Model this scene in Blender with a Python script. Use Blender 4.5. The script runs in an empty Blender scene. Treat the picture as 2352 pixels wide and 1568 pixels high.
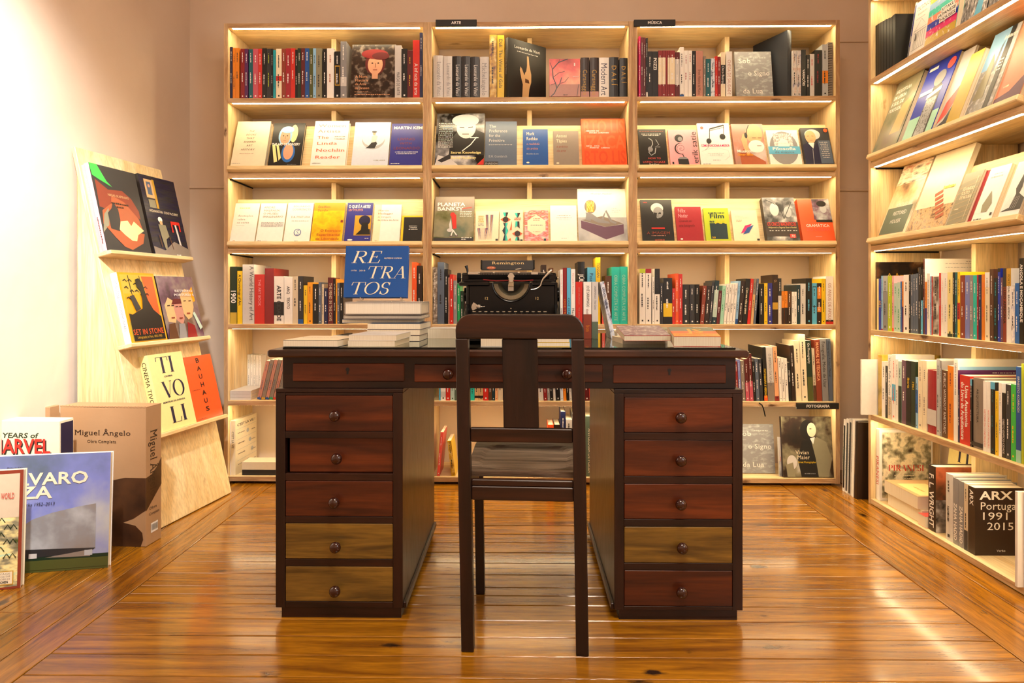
import bpy, math, random
from mathutils import Matrix, Vector
R = math.radians
C = bpy.context.scene.collection
SC = bpy.context.scene
rnd = random.Random(7)

# ---------------------------------------------------------------- camera, world, exposure, room lights
F, CX, HY, H0, YAW = 1568.0, 1176.0, 677.0, 0.943, R(0.8)     # focal length in pixels of the 2352 x 1568 frame, horizon row, eye height
cam = bpy.data.cameras.new('camera'); camo = bpy.data.objects.new('camera', cam); C.objects.link(camo)
cam.sensor_width = 36; cam.lens = 24.0; cam.shift_y = -(784 - HY) / 2352; cam.clip_start = .05
camo.location = (0, 0, H0); camo.rotation_euler = (R(90), 0, YAW); SC.camera = camo
w = bpy.data.worlds.new('world'); SC.world = w; w.use_nodes = True
w.node_tree.nodes['Background'].inputs[0].default_value = (1, .86, .7, 1)
w.node_tree.nodes['Background'].inputs[1].default_value = .05
SC.view_settings.view_transform = 'Standard'; SC.view_settings.look = 'None'
SC.view_settings.exposure = 0.6; SC.view_settings.gamma = 1; SC.view_settings.use_curve_mapping = False
LED_STRENGTH = 27.0; LED_COL = (1.0, .785, .46, 1)
def area(name, loc, rot, sx, sy, power, col):
    l = bpy.data.lights.new(name, 'AREA'); l.shape = 'RECTANGLE'; l.size = sx; l.size_y = sy; l.energy = power; l.color = col
    o = bpy.data.objects.new(name, l); o.location = loc; o.rotation_euler = rot; C.objects.link(o); return o
def spot(name, loc, to, power, col, ang=60, blend=.8, rad=.06):
    l = bpy.data.lights.new(name, 'SPOT'); l.energy = power; l.color = col; l.spot_size = R(ang); l.spot_blend = blend; l.shadow_soft_size = rad
    o = bpy.data.objects.new(name, l); o.location = loc
    o.rotation_euler = (Vector(to) - Vector(loc)).to_track_quat('-Z', 'Y').to_euler(); C.objects.link(o); return o
area('added_ceiling_fill', (0.2, .7, 3.02), (0, 0, 0), .9, .5, 40, (1, .82, .66))  # added warm fill from overhead, no known ceiling lamp
area('added_side_fill', (1.83, -.35, 1.75), (0, R(90), 0), 1.5, .9, 22, (.93, .96, 1.0))  # added cool fill from the side, standing in for daylight
spot('assumed_wall_spot', (-.95, 1.0, 2.75), (-1.88, 1.95, 1.55), 520, (1, .985, .98), 58, 1.0)  # assumed white beam, added out of frame to brighten the stand's wall

def X(px, Y):
    a = (px - CX) / F; return Y * (a * math.cos(YAW) - math.sin(YAW)) / (a * math.sin(YAW) + math.cos(YAW))
def Z(py, px, Y):
    a = (px - CX) / F; return H0 + (HY - py) / F * Y / (a * math.sin(YAW) + math.cos(YAW))
def ray(px, py):
    a = (px - CX) / F; b = (HY - py) / F
    return Vector((a * math.cos(YAW) - math.sin(YAW), a * math.sin(YAW) + math.cos(YAW), b))
def hit(px, py, M, y=0.0):
    """where the sight line through a measured point meets the plane local-y = y of frame M: local (x, z)"""
    Mi = M.inverted(); o = Mi @ Vector((0, 0, H0)); d = Mi.to_3x3() @ ray(px, py)
    t = (y - o.y) / d.y; p = o + d * t; return p.x, p.z

# ---------------------------------------------------------------- colours and materials
PAL = dict(navy='1b2350', orange='e8881c', dark_red='8a1a1e', purple='5a1f5c', teal='12606a', rose='c8566a', red='cf2a20', black='101011',
 charcoal='2b2b2e', cyan='1fa6b4', cream='f0e3c4', brown_red='8c3a26', crimson='a01c2c', dark_green='17301f', maroon='5e1418', blue='14509c',
 olive='4f5526', light_blue='8fc0e8', khaki='8f8a70', white='f4f1ec', grey='8d8d90', light_grey='d2cfcc', gold='c89b2c', yellow='f0c81a',
 magenta='d81470', dusty_pink='c08878', taupe='8b7f74', mint='a5dcc4', green='1f9f5c', lime='b4c82a', slate='59677c', brown='5c3a22',
 tan='d8b07c', beige='d8c8ac', indigo='2c2f8c', sky='5ab4dc', amber='f0a010', dark_slate='30343c', royal_blue='1a34b0', turquoise='20c4b4',
 peach='f0b080', silver='b4b8bc', salmon='ee8c70', pink='f0a8b0', bright_green='3cc04c', vermilion='ee5a24', pale_green='bcd6cc', dark_brown='2e1c14',
 periwinkle='7c86c8', dark_teal='10323c', mustard='c8a83c', grey_green='5a6c5c', pale_yellow='f2e29a', coral='e85a50', ink='14143c', rust='b05a34',
 plum='6a4a60', skin='d8a080', mid_blue='2468b8', pale_blue='d4def0', page='ece0c6', deep_vermilion='e04c1e', light_vermilion='f46c3a')
def lin(h):
    c = [int(h[i:i + 2], 16) / 255 for i in (0, 2, 4)]
    return tuple(x / 12.92 if x <= .04045 else ((x + .055) / 1.055) ** 2.4 for x in c) + (1,)
MATS = {}
def new_mat(name):
    m = bpy.data.materials.new(name); m.use_nodes = True; nt = m.node_tree
    return m, nt, nt.nodes['Principled BSDF']
def N(nt, t, **k):
    n = nt.nodes.new(t)
    for a, b in k.items():
        if a in n.inputs: n.inputs[a].default_value = b
        else: setattr(n, a, b)
    return n
def cm(name, rough=.38):
    k = (name, rough)
    if k not in MATS:
        m, nt, p = new_mat('cover_' + name)
        c = lin(PAL[name])
        n = N(nt, 'ShaderNodeTexNoise', Scale=60.0); tc = N(nt, 'ShaderNodeTexCoord'); nt.links.new(tc.outputs['Object'], n.inputs['Vector'])
        mx = N(nt, 'ShaderNodeMix', data_type='RGBA'); mx.inputs[6].default_value = tuple(x * .9 for x in c[:3]) + (1,); mx.inputs[7].default_value = c
        nt.links.new(n.outputs[0], mx.inputs[0]); nt.links.new(mx.outputs[2], p.inputs['Base Color'])
        p.inputs['Roughness'].default_value = rough; MATS[k] = m
    return MATS[k]
def plain(name, col, rough=.5, metal=0.0, **kw):
    k = 'plain_' + name
    if k not in MATS:
        m, nt, p = new_mat(name); n = N(nt, 'ShaderNodeTexNoise', Scale=35.0, Detail=4.0)
        mp = N(nt, 'ShaderNodeMapRange'); mp.inputs['To Min'].default_value = rough * .8; mp.inputs['To Max'].default_value = min(1, rough * 1.25)
        nt.links.new(n.outputs[0], mp.inputs['Value']); nt.links.new(mp.outputs[0], p.inputs['Roughness'])
        p.inputs['Base Color'].default_value = tuple(col) + (1,); p.inputs['Metallic'].default_value = metal
        for a, b in kw.items(): p.inputs[a.replace('_', ' ')].default_value = b
        MATS[k] = m
    return MATS[k]
def ramp(nt, stops, interp='LINEAR'):
    r = N(nt, 'ShaderNodeValToRGB'); e = r.color_ramp; e.interpolation = interp
    while len(e.elements) > 1: e.elements.remove(e.elements[-1])
    e.elements[0].position = stops[0][0]; e.elements[0].color = stops[0][1]
    for s, c in stops[1:]: x = e.elements.new(s); x.color = c
    return r
def photo(name, cols, scale=30, stretch=(1, 1, 1), rough=.3, detail=6):
    """printed picture: soft patches of the given palette colours"""
    k = 'photo_' + name
    if k not in MATS:
        m, nt, p = new_mat('print_' + name); tc = N(nt, 'ShaderNodeTexCoord'); mp = N(nt, 'ShaderNodeMapping'); mp.inputs['Scale'].default_value = stretch
        n = N(nt, 'ShaderNodeTexNoise', Scale=float(scale), Detail=float(detail)); nt.links.new(tc.outputs['Object'], mp.inputs[0]); nt.links.new(mp.outputs[0], n.inputs['Vector'])
        r = ramp(nt, [(.3 + .4 * i / max(1, len(cols) - 1), lin(PAL[c])) for i, c in enumerate(cols)])
        nt.links.new(n.outputs[0], r.inputs[0]); nt.links.new(r.outputs[0], p.inputs['Base Color']); p.inputs['Roughness'].default_value = rough
        MATS[k] = m
    return MATS[k]
def wood(name, axis, light, dark, knot=None, rough=.45, gs=1.0, coat=0.0, bump=.08, vary=0.0, knot_scale=5.0, knot_t=.06):
    """grain running along the given local axis; darker bands, fine fibres, scattered knots"""
    k = 'wood_' + name
    if k in MATS: return MATS[k]
    m, nt, p = new_mat(name); L = nt.links.new
    tc = N(nt, 'ShaderNodeTexCoord'); oi = N(nt, 'ShaderNodeObjectInfo')
    off = N(nt, 'ShaderNodeVectorMath', operation='SCALE'); cmb = N(nt, 'ShaderNodeCombineXYZ')
    for i in range(3): L(oi.outputs['Random'], cmb.inputs[i])
    L(cmb.outputs[0], off.inputs[0]); off.inputs['Scale'].default_value = 9.0
    ad = N(nt, 'ShaderNodeVectorMath', operation='ADD'); L(tc.outputs['Object'], ad.inputs[0]); L(off.outputs[0], ad.inputs[1])
    sc = [14 * gs] * 3; sc['xyz'.index(axis)] = 1.1 * gs
    mp = N(nt, 'ShaderNodeMapping'); mp.inputs['Scale'].default_value = sc; L(ad.outputs[0], mp.inputs[0])
    n1 = N(nt, 'ShaderNodeTexNoise', Scale=1.0, Detail=3.0, Distortion=1.2); L(mp.outputs[0], n1.inputs['Vector'])
    mp2 = N(nt, 'ShaderNodeMapping'); mp2.inputs['Scale'].default_value = [x * 11 for x in sc]; L(ad.outputs[0], mp2.inputs[0])
    n2 = N(nt, 'ShaderNodeTexNoise', Scale=1.0, Detail=2.0); L(mp2.outputs[0], n2.inputs['Vector'])
    mid = tuple((a + b) / 2 for a, b in zip(light, dark))
    r1 = ramp(nt, [(.32, dark), (.5, mid), (.66, light)]); L(n1.outputs[0], r1.inputs[0])
    mx = N(nt, 'ShaderNodeMix', data_type='RGBA', blend_type='MULTIPLY'); mx.inputs[0].default_value = .35
    L(r1.outputs[0], mx.inputs[6]); r2 = ramp(nt, [(.35, (.45, .45, .45, 1)), (.6, (1, 1, 1, 1))]); L(n2.outputs[0], r2.inputs[0]); L(r2.outputs[0], mx.inputs[7])
    col = mx.outputs[2]
    if vary:
        hv = N(nt, 'ShaderNodeHueSaturation'); mr = N(nt, 'ShaderNodeMapRange'); mr.inputs['To Min'].default_value = 1 - vary; mr.inputs['To Max'].default_value = 1 + vary
        L(oi.outputs['Random'], mr.inputs['Value']); L(mr.outputs[0], hv.inputs['Value']); L(col, hv.inputs['Color']); col = hv.outputs[0]
    if knot:
        ks = [knot_scale] * 3; ks['xyz'.index(axis)] = knot_scale * .45
        mp3 = N(nt, 'ShaderNodeMapping'); mp3.inputs['Scale'].default_value = ks; L(ad.outputs[0], mp3.inputs[0])
        v = N(nt, 'ShaderNodeTexVoronoi', Scale=1.0); L(mp3.outputs[0], v.inputs['Vector'])
        nn = N(nt, 'ShaderNodeTexNoise', Scale=14.0, Detail=3.0); L(mp3.outputs[0], nn.inputs['Vector'])
        am = N(nt, 'ShaderNodeMath', operation='MULTIPLY_ADD'); am.inputs[1].default_value = .12; L(nn.outputs[0], am.inputs[0]); L(v.outputs['Distance'], am.inputs[2])
        kr = ramp(nt, [(knot_t, (1, 1, 1, 1)), (knot_t + .07, (0, 0, 0, 1))]); L(am.outputs[0], kr.inputs[0])
        km = N(nt, 'ShaderNodeMix', data_type='RGBA'); L(kr.outputs[0], km.inputs[0]); L(col, km.inputs[6]); km.inputs[7].default_value = knot; col = km.outputs[2]
    L(col, p.inputs['Base Color'])
    rr = N(nt, 'ShaderNodeMapRange'); rr.inputs['To Min'].default_value = rough * .75; rr.inputs['To Max'].default_value = rough * 1.3; L(n2.outputs[0], rr.inputs['Value']); L(rr.outputs[0], p.inputs['Roughness'])
    b = N(nt, 'ShaderNodeBump', Strength=bump, Distance=.004); L(n2.outputs[0], b.inputs['Height']); L(b.outputs[0], p.inputs['Normal'])
    p.inputs['Coat Weight'].default_value = coat; p.inputs['Coat Roughness'].default_value = .12
    MATS[k] = m; return m
SPL, SPD, SPK = lin('f2dcac'), lin('e0be84'), lin('8a5a2c')
SPX = wood('spruce_across', 'x', SPL, SPD, SPK, .5, bump=.05, knot_t=.085)
SPZ = wood('spruce_upright', 'z', SPL, SPD, SPK, .5, bump=.05, knot_t=.085)
SPY = wood('spruce_deep', 'y', SPL, SPD, SPK, .5, bump=.05, knot_t=.085)
SPE = wood('spruce_edge', 'x', lin('e0c092'), lin('b4885a'), lin('5e3c20'), .55, gs=2.2, bump=.1, knot_scale=9.0, knot_t=.13)
SPE_Z = wood('spruce_edge_upright', 'z', lin('e0c092'), lin('b4885a'), lin('5e3c20'), .55, gs=2.2, bump=.1, knot_scale=9.0, knot_t=.13)
MAHX = wood('mahogany_across', 'x', lin('341608'), lin('120503'), None, .38, gs=1.3, coat=.06, bump=.04)
MAHZ = wood('mahogany_upright', 'z', lin('30150a'), lin('140604'), None, .36, gs=1.3, coat=.10, bump=.04)
MAHD = wood('mahogany_drawer', 'x', lin('6c3010'), lin('30120a'), None, .34, gs=1.1, coat=.10, bump=.04, vary=.12)
YEL = wood('stained_pine_drawer', 'x', lin('94702a'), lin('5a431a'), lin('2c1a0c'), .35, gs=1.6, coat=.2, bump=.05, knot_t=.05)
CHW = wood('chair_walnut', 'z', lin('2e160c'), lin('120805'), None, .38, gs=1.4, coat=.06, bump=.05)
CHX = wood('chair_walnut_across', 'x', lin('3c1c0c'), lin('180a05'), None, .34, gs=1.4, coat=.12, bump=.05)
SEATM = wood('painted_sheen_seat', 'x', lin('9a8470'), lin('54402f'), lin('20140c'), .42, gs=2.4, bump=.3, knot_t=.05)  # paler and greyer than the frame: reflected light put into the colour
FLX = wood('floor_pine_across', 'x', lin('b07614'), lin('7a4a0c'), lin('22120a'), .20, gs=1.9, coat=.45, bump=.16, vary=.11, knot_scale=7.0, knot_t=.11)
FLY = wood('floor_pine_along', 'y', lin('aa7014'), lin('74460c'), lin('22120a'), .20, gs=1.9, coat=.45, bump=.16, vary=.11, knot_scale=7.0, knot_t=.11)
def page_mat():
    m, nt, p = new_mat('page_edges'); tc = N(nt, 'ShaderNodeTexCoord'); mp = N(nt, 'ShaderNodeMapping'); mp.inputs['Scale'].default_value = (900, 3, 3)
    n = N(nt, 'ShaderNodeTexNoise', Scale=1.0, Detail=2.0); nt.links.new(tc.outputs['Object'], mp.inputs[0]); nt.links.new(mp.outputs[0], n.inputs['Vector'])
    r = ramp(nt, [(.3, lin('cdbb98')), (.6, lin('f0e6d0'))]); nt.links.new(n.outputs[0], r.inputs[0]); nt.links.new(r.outputs[0], p.inputs['Base Color']); p.inputs['Roughness'].default_value = .8
    return m
PAGE = page_mat()
def led_mat():
    m, nt, p = new_mat('led_diffuser'); p.inputs['Base Color'].default_value = (.9, .85, .7, 1)
    p.inputs['Emission Color'].default_value = LED_COL; p.inputs['Emission Strength'].default_value = LED_STRENGTH; return m
LED = led_mat()
def wall_mat(name, a, b):
    m, nt, p = new_mat(name); tc = N(nt, 'ShaderNodeTexCoord'); n = N(nt, 'ShaderNodeTexNoise', Scale=2.2, Detail=8.0); nt.links.new(tc.outputs['Object'], n.inputs['Vector'])
    r = ramp(nt, [(.3, lin(a)), (.7, lin(b))]); nt.links.new(n.outputs[0], r.inputs[0]); nt.links.new(r.outputs[0], p.inputs['Base Color']); p.inputs['Roughness'].default_value = .85
    n2 = N(nt, 'ShaderNodeTexNoise', Scale=14.0, Detail=6.0); nt.links.new(tc.outputs['Object'], n2.inputs['Vector'])
    bp = N(nt, 'ShaderNodeBump', Strength=.15, Distance=.01); nt.links.new(n2.outputs[0], bp.inputs['Height']); nt.links.new(bp.outputs[0], p.inputs['Normal']); return m
WALL = wall_mat('plaster_cream', 'dec9b2', 'e8d5c0')
BLKP = plain('black_enamel', (.003, .003, .0035), .24, 0, Coat_Weight=.05, Specular_IOR_Level=.3)
BLKM = plain('matte_black', (.012, .012, .012), .5)
CHROME = plain('worn_nickel', (.62, .58, .50), .28, .9)
BRASS = plain('aged_brass', (.55, .45, .30), .42, .7)
GOLD = plain('gilt_lettering', (.72, .52, .22), .4, .2)
RUBBER = plain('black_rubber', (.006, .006, .006), .65, Specular_IOR_Level=.2)
def glass_mat():
    m, nt, p = new_mat('desk_glass'); p.inputs['Base Color'].default_value = (.62, .88, .78, 1); p.inputs['Roughness'].default_value = .02
    p.inputs['Transmission Weight'].default_value = 1.0; p.inputs['IOR'].default_value = 1.5; return m
def film_mat():
    m, nt, p = new_mat('shrink_film'); p.inputs['Base Color'].default_value = (.95, .95, .96, 1); p.inputs['Roughness'].default_value = .12
    p.inputs['Alpha'].default_value = .22; return m

# ---------------------------------------------------------------- mesh helpers
class MB:
    def __init__(s): s.v = []; s.f = []; s.m = []; s.mi = 0
    def add(s, vs, fs):
        k = len(s.v); s.v += [tuple(v) for v in vs]; s.f += [tuple(i + k for i in f) for f in fs]; s.m += [s.mi] * len(fs); return s
    def box(s, x0, x1, y0, y1, z0, z1, M=None):
        vs = [Vector((x, y, z)) for x in (x0, x1) for y in (y0, y1) for z in (z0, z1)]
        if M: vs = [M @ v for v in vs]
        return s.add(vs, [(0, 1, 3, 2), (4, 6, 7, 5), (0, 4, 5, 1), (2, 3, 7, 6), (0, 2, 6, 4), (1, 5, 7, 3)])
    def cbox(s, x0, x1, y0, y1, z0, z1, c=.002, M=None):
        """box with chamfered edges"""
        P = []
        for z, k in ((z0, c), (z0 + c, 0), (z1 - c, 0), (z1, c)):
            r = [(x0 + c + k, y0 + k), (x1 - c - k, y0 + k), (x1 - k, y0 + c + k), (x1 - k, y1 - c - k), (x1 - c - k, y1 - k), (x0 + c + k, y1 - k), (x0 + k, y1 - c - k), (x0 + k, y0 + c + k)]
            P += [Vector((a, b, z)) for a, b in r]
        if M: P = [M @ v for v in P]
        fs = [tuple(range(7, -1, -1)), tuple(range(24, 32))]
        for l in range(3):
            for i in range(8): j = (i + 1) % 8; fs.append((l * 8 + i, l * 8 + j, l * 8 + 8 + j, l * 8 + 8 + i))
        return s.add(P, fs)
    def prism(s, pts, a0, a1, axis='y'):
        """polygon pts (in the two other axes, in order) extruded along axis"""
        n = len(pts)
        def P(p, a): return (a, p[0], p[1]) if axis == 'x' else (p[0], a, p[1]) if axis == 'y' else (p[0], p[1], a)
        vs = [P(p, a0) for p in pts] + [P(p, a1) for p in pts]
        return s.add(vs, [tuple(range(n)), tuple(range(2 * n - 1, n - 1, -1))] + [(i, i + n, (i + 1) % n + n, (i + 1) % n) for i in range(n)])
    def cyl(s, a, b, r, n=14, r2=None, cap=True):
        a, b = Vector(a), Vector(b); d = (b - a).normalized(); u = d.orthogonal().normalized(); v = d.cross(u); r2 = r if r2 is None else r2
        vs = [p + (u * math.cos(t) + v * math.sin(t)) * q for p, q in ((a, r), (b, r2)) for t in [2 * math.pi * i / n for i in range(n)]]
        fs = [(i, (i + 1) % n, (i + 1) % n + n, i + n) for i in range(n)]
        if cap: fs += [tuple(range(n - 1, -1, -1)), tuple(range(n, 2 * n))]
        return s.add(vs, fs)
    def tube(s, pts, r, n=8):
        pts = [Vector(p) for p in pts]; rings = []
        for i, p in enumerate(pts):
            d = (pts[min(i + 1, len(pts) - 1)] - pts[max(i - 1, 0)]).normalized(); u = d.orthogonal().normalized() if i == 0 else (u - d * u.dot(d)).normalized(); v = d.cross(u)
            q = r[i] if isinstance(r, (list, tuple)) else r
            rings += [p + (u * math.cos(2 * math.pi * k / n) + v * math.sin(2 * math.pi * k / n)) * q for k in range(n)]
        fs = [(i * n + k, i * n + (k + 1) % n, (i + 1) * n + (k + 1) % n, (i + 1) * n + k) for i in range(len(pts) - 1) for k in range(n)]
        fs += [tuple(range(n - 1, -1, -1)), tuple(range((len(pts) - 1) * n, len(pts) * n))]
        return s.add(rings, fs)
    def lathe(s, prof, c, ax, n=20):
        """prof: (radius, distance along ax)"""
        c = Vector(c); d = Vector(ax).normalized(); u = d.orthogonal().normalized(); v = d.cross(u)
        vs = [c + d * h + (u * math.cos(2 * math.pi * k / n) + v * math.sin(2 * math.pi * k / n)) * r for r, h in prof for k in range(n)]
        fs = [(i * n + k, i * n + (k + 1) % n, (i + 1) * n + (k + 1) % n, (i + 1) * n + k) for i in range(len(prof) - 1) for k in range(n)]
        fs += [tuple(range(n - 1, -1, -1)), tuple(range((len(prof) - 1) * n, len(prof) * n))]
        return s.add(vs, fs)
    def build(s, name, mats, parent=None, M=None, smooth=False, bevel=0):
        me = bpy.data.meshes.new(name); me.from_pydata(s.v, [], s.f)
        mats = mats if isinstance(mats, (list, tuple)) else [mats]
        for m in mats: me.materials.append(m)
        if len(mats) > 1: me.polygons.foreach_set('material_index', s.m)
        if smooth:
            me.polygons.foreach_set('use_smooth', [True] * len(me.polygons)); me.set_sharp_from_angle(angle=R(38))
        o = bpy.data.objects.new(name, me); C.objects.link(o)
        if M is not None: o.matrix_world = M
        if parent: o.parent = parent
        if bevel: b = o.modifiers.new('b', 'BEVEL'); b.width = bevel; b.segments = 2; b.limit_method = 'ANGLE'
        return o
def tag(o, label=None, cat=None, group=None, kind=None):
    if label: o['label'] = label
    if cat: o['category'] = cat
    if group: o['group'] = group
    if kind: o['kind'] = kind
    return o
def empty(name, M, label, cat, group=None):
    o = bpy.data.objects.new(name, None); o.empty_display_size = .05; C.objects.link(o); o.matrix_world = M; return tag(o, label, cat, group)
def T(x, y, z): return Matrix.Translation((x, y, z))
def RX(a): return Matrix.Rotation(R(a), 4, 'X')
def RY(a): return Matrix.Rotation(R(a), 4, 'Y')
def RZ(a): return Matrix.Rotation(R(a), 4, 'Z')

# ---------------------------------------------------------------- lettering (flat print as thin geometry)
CH = "ABCDEFGHIJKLMNOPQRSTUVWXYZabcdefghijklmnopqrstuvwxyz0123456789.,:'-–&?!ÂÁÃÇÍÓÚàáãçéêíóõúÕÉ"
GL = {}
def load_glyphs():
    for st, off in (('s', 0.0), ('b', .022)):
        obs = []
        for c in CH + ' ':
            for body in ('|' + c + '|', c):
                cu = bpy.data.curves.new('g', 'FONT'); cu.body = body; cu.size = 1; cu.resolution_u = 2; cu.offset = off if body == c else 0
                o = bpy.data.objects.new('g', cu); C.objects.link(o); obs.append((c, body, o))
        cu = bpy.data.curves.new('g', 'FONT'); cu.body = '||'; o2 = bpy.data.objects.new('g', cu); C.objects.link(o2)
        dg = bpy.context.evaluated_depsgraph_get(); base = o2.evaluated_get(dg).dimensions.x
        adv = {}
        for c, body, o in obs:
            e = o.evaluated_get(dg)
            if body != c: adv[c] = e.dimensions.x - base
            elif c == ' ': GL[st, c] = ([], [], adv[c])
            else:
                me = bpy.data.meshes.new_from_object(e)
                GL[st, c] = ([(v.co.x, v.co.y) for v in me.vertices], [tuple(p.vertices) for p in me.polygons], adv[c])
                bpy.data.meshes.remove(me)
        for c, b, o in obs: cu = o.data; bpy.data.objects.remove(o); bpy.data.curves.remove(cu)
        cu = o2.data; bpy.data.objects.remove(o2); bpy.data.curves.remove(cu)
    cap = max(y for x, y in GL['s', 'H'][0])
    for k, (v, f, a) in list(GL.items()): GL[k] = ([(x / cap, y / cap) for x, y in v], f, a / cap)
    xh = max(y for x, y in GL['s', 'x'][0])
    for c in CH + ' ':                                    # a serif face from the plain one: slabs on the ends of the stems
        v, f, a = GL['s', c]; v = list(v); f = list(f); cnt = {}
        for p in f:
            for i in range(len(p)): e = tuple(sorted((p[i], p[(i + 1) % len(p)]))); cnt[e] = cnt.get(e, 0) + 1
        add = []
        if c.isalpha() and c not in 'OQSCsoec':
            for (i, j), n in cnt.items():
                if n == 1 and abs(v[i][1] - v[j][1]) < .012 and .06 < abs(v[i][0] - v[j][0]) < .24:
                    y = v[i][1]
                    if min(abs(y), abs(y - 1), abs(y - xh), abs(y + .28)) < .05 or y > .98:
                        x0, x1 = sorted((v[i][0], v[j][0])); up = 1 if y < .1 else -1; add.append((x0 - .075, x1 + .075, y, y + up * .045))
        for x0, x1, y0, y1 in add:
            k = len(v); v += [(x0, y0), (x1, y0), (x1, y1), (x0, y1)]; f.append((k, k + 1, k + 2, k + 3))
        GL['f', c] = (v, f, a + (.05 if c.isalpha() else 0))
def ribbon(pts, wf):
    out = []
    n = len(pts)
    for i, (x, y) in enumerate(pts):
        x0, y0 = pts[max(i - 1, 0)]; x1, y1 = pts[min(i + 1, n - 1)]; dx, dy = x1 - x0, y1 - y0; l = math.hypot(dx, dy) or 1
        w = wf(abs(dy) / l); out.append(((x - dy / l * w / 2, y + dx / l * w / 2), (x + dy / l * w / 2, y - dx / l * w / 2)))
    return [a for a, b in out] + [b for a, b in out], [(i, i + 1, n + i + 1, n + i) for i in range(n - 1)]
def didone(thick=.155, thin=.03, key='d'):
    A = lambda cx, cy, rx, ry, a0, a1, n=18: [(cx + rx * math.cos(R(a0 + (a1 - a0) * i / n)), cy + ry * math.sin(R(a0 + (a1 - a0) * i / n))) for i in range(n + 1)]
    k, t = 'k', 't'
    def se(x, y, w=.13): return ('t', [(x - w, y + (.015 if y < .5 else -.015)), (x + w, y + (.015 if y < .5 else -.015))])
    D = {'I': (.40, [(k, [(.2, 0), (.2, 1)]), se(.2, 0), se(.2, 1)]),
     'T': (.80, [(k, [(.4, 0), (.4, 1)]), ('t', [(.02, .985), (.78, .985)]), se(.4, 0), ('t2', [(.03, 1), (.005, .74)]), ('t2', [(.77, 1), (.795, .74)])]),
     'V': (.80, [(k, [(.13, 1), (.43, 0)]), (t, [(.43, 0), (.70, 1)]), se(.13, 1), se(.70, 1, .1)]),
     'L': (.70, [(k, [(.2, 0), (.2, 1)]), se(.2, 1), ('t', [(.06, .015), (.66, .015)]), ('t2', [(.64, 0), (.68, .28)])]),
     'O': (.92, [('a', A(.46, .5, .38, .5, 0, 360, 32))]),
     'R': (.80, [(k, [(.2, 0), (.2, 1)]), se(.2, 0), ('t', [(.07, .985), (.4, .985)]), ('a', [(.4, .985)] + A(.42, .74, .21, .245, 90, -90) + [(.2, .495)]), (k, [(.38, .5), (.68, .0)]), se(.72, 0, .09)]),
     'E': (.70, [(k, [(.2, 0), (.2, 1)]), ('t', [(.07, .985), (.6, .985)]), ('t', [(.07, .015), (.64, .015)]), ('t', [(.2, .51), (.46, .51)]), ('t2', [(.59, 1), (.61, .78)]), ('t2', [(.63, 0), (.67, .26)]), ('t2', [(.46, .6), (.46, .42)])]),
     'A': (.80, [(t, [(.40, 1), (.13, 0)]), (k, [(.40, 1), (.68, 0)]), ('t', [(.2, .32), (.58, .32)]), se(.13, 0, .1), se(.68, 0)]),
     'N': (.86, [(t, [(.17, 0), (.17, 1)]), (k, [(.17, 1), (.69, 0)]), (t, [(.69, 0), (.69, 1)]), se(.17, 0, .1), se(.12, 1, .1), se(.69, 1, .1)]),
     'P': (.72, [(k, [(.2, 0), (.2, 1)]), se(.2, 0), ('t', [(.07, .985), (.4, .985)]), ('a', [(.4, .985)] + A(.42, .72, .21, .26, 90, -90) + [(.2, .46)])]),
     'D': (.86, [(k, [(.2, 0), (.2, 1)]), ('t', [(.07, .985), (.4, .985)]), ('t', [(.07, .015), (.4, .015)]), ('a', A(.4, .5, .36, .485, 90, -90, 22))]),
     'S': (.62, [('a', A(.31, .745, .2, .24, 20, 200, 14) + A(.31, .745, .2, .24, 200, 240, 4) + [(.31, .5)] + A(.31, .26, .21, .25, 60, 20, 4) + A(.31, .25, .21, .25, 20, -160, 14)), ('t2', [(.5, .98), (.5, .74)]), ('t2', [(.1, .02), (.1, .28)])])}
    for c, (adv, st) in D.items():
        v, f = [], []
        for kd, pts in st:
            wf = {'k': lambda q: thick, 't': lambda q: thin, 't2': lambda q: thin * 1.4, 'a': lambda q: thin + (thick - thin) * q ** 1.6}[kd]
            a, b = ribbon(pts, wf); o = len(v); v += a; f += [tuple(i + o for i in q) for q in b]
        GL[key, c] = (v, f, adv)
load_glyphs(); didone(); didone(.105, .026, 'D')
def text_geo(s, style, shear=0.0):
    v, f, x = [], [], 0.0
    for c in s:
        g = GL.get((style, c)) or GL.get(('f' if style in 'dD' else 's', c)) or GL['s', ' ']
        o = len(v); v += [(a + x + b * shear, b) for a, b in g[0]]; f += [tuple(i + o for i in q) for q in g[1]]; x += g[2]
    return v, f, max(x, .01)
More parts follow.
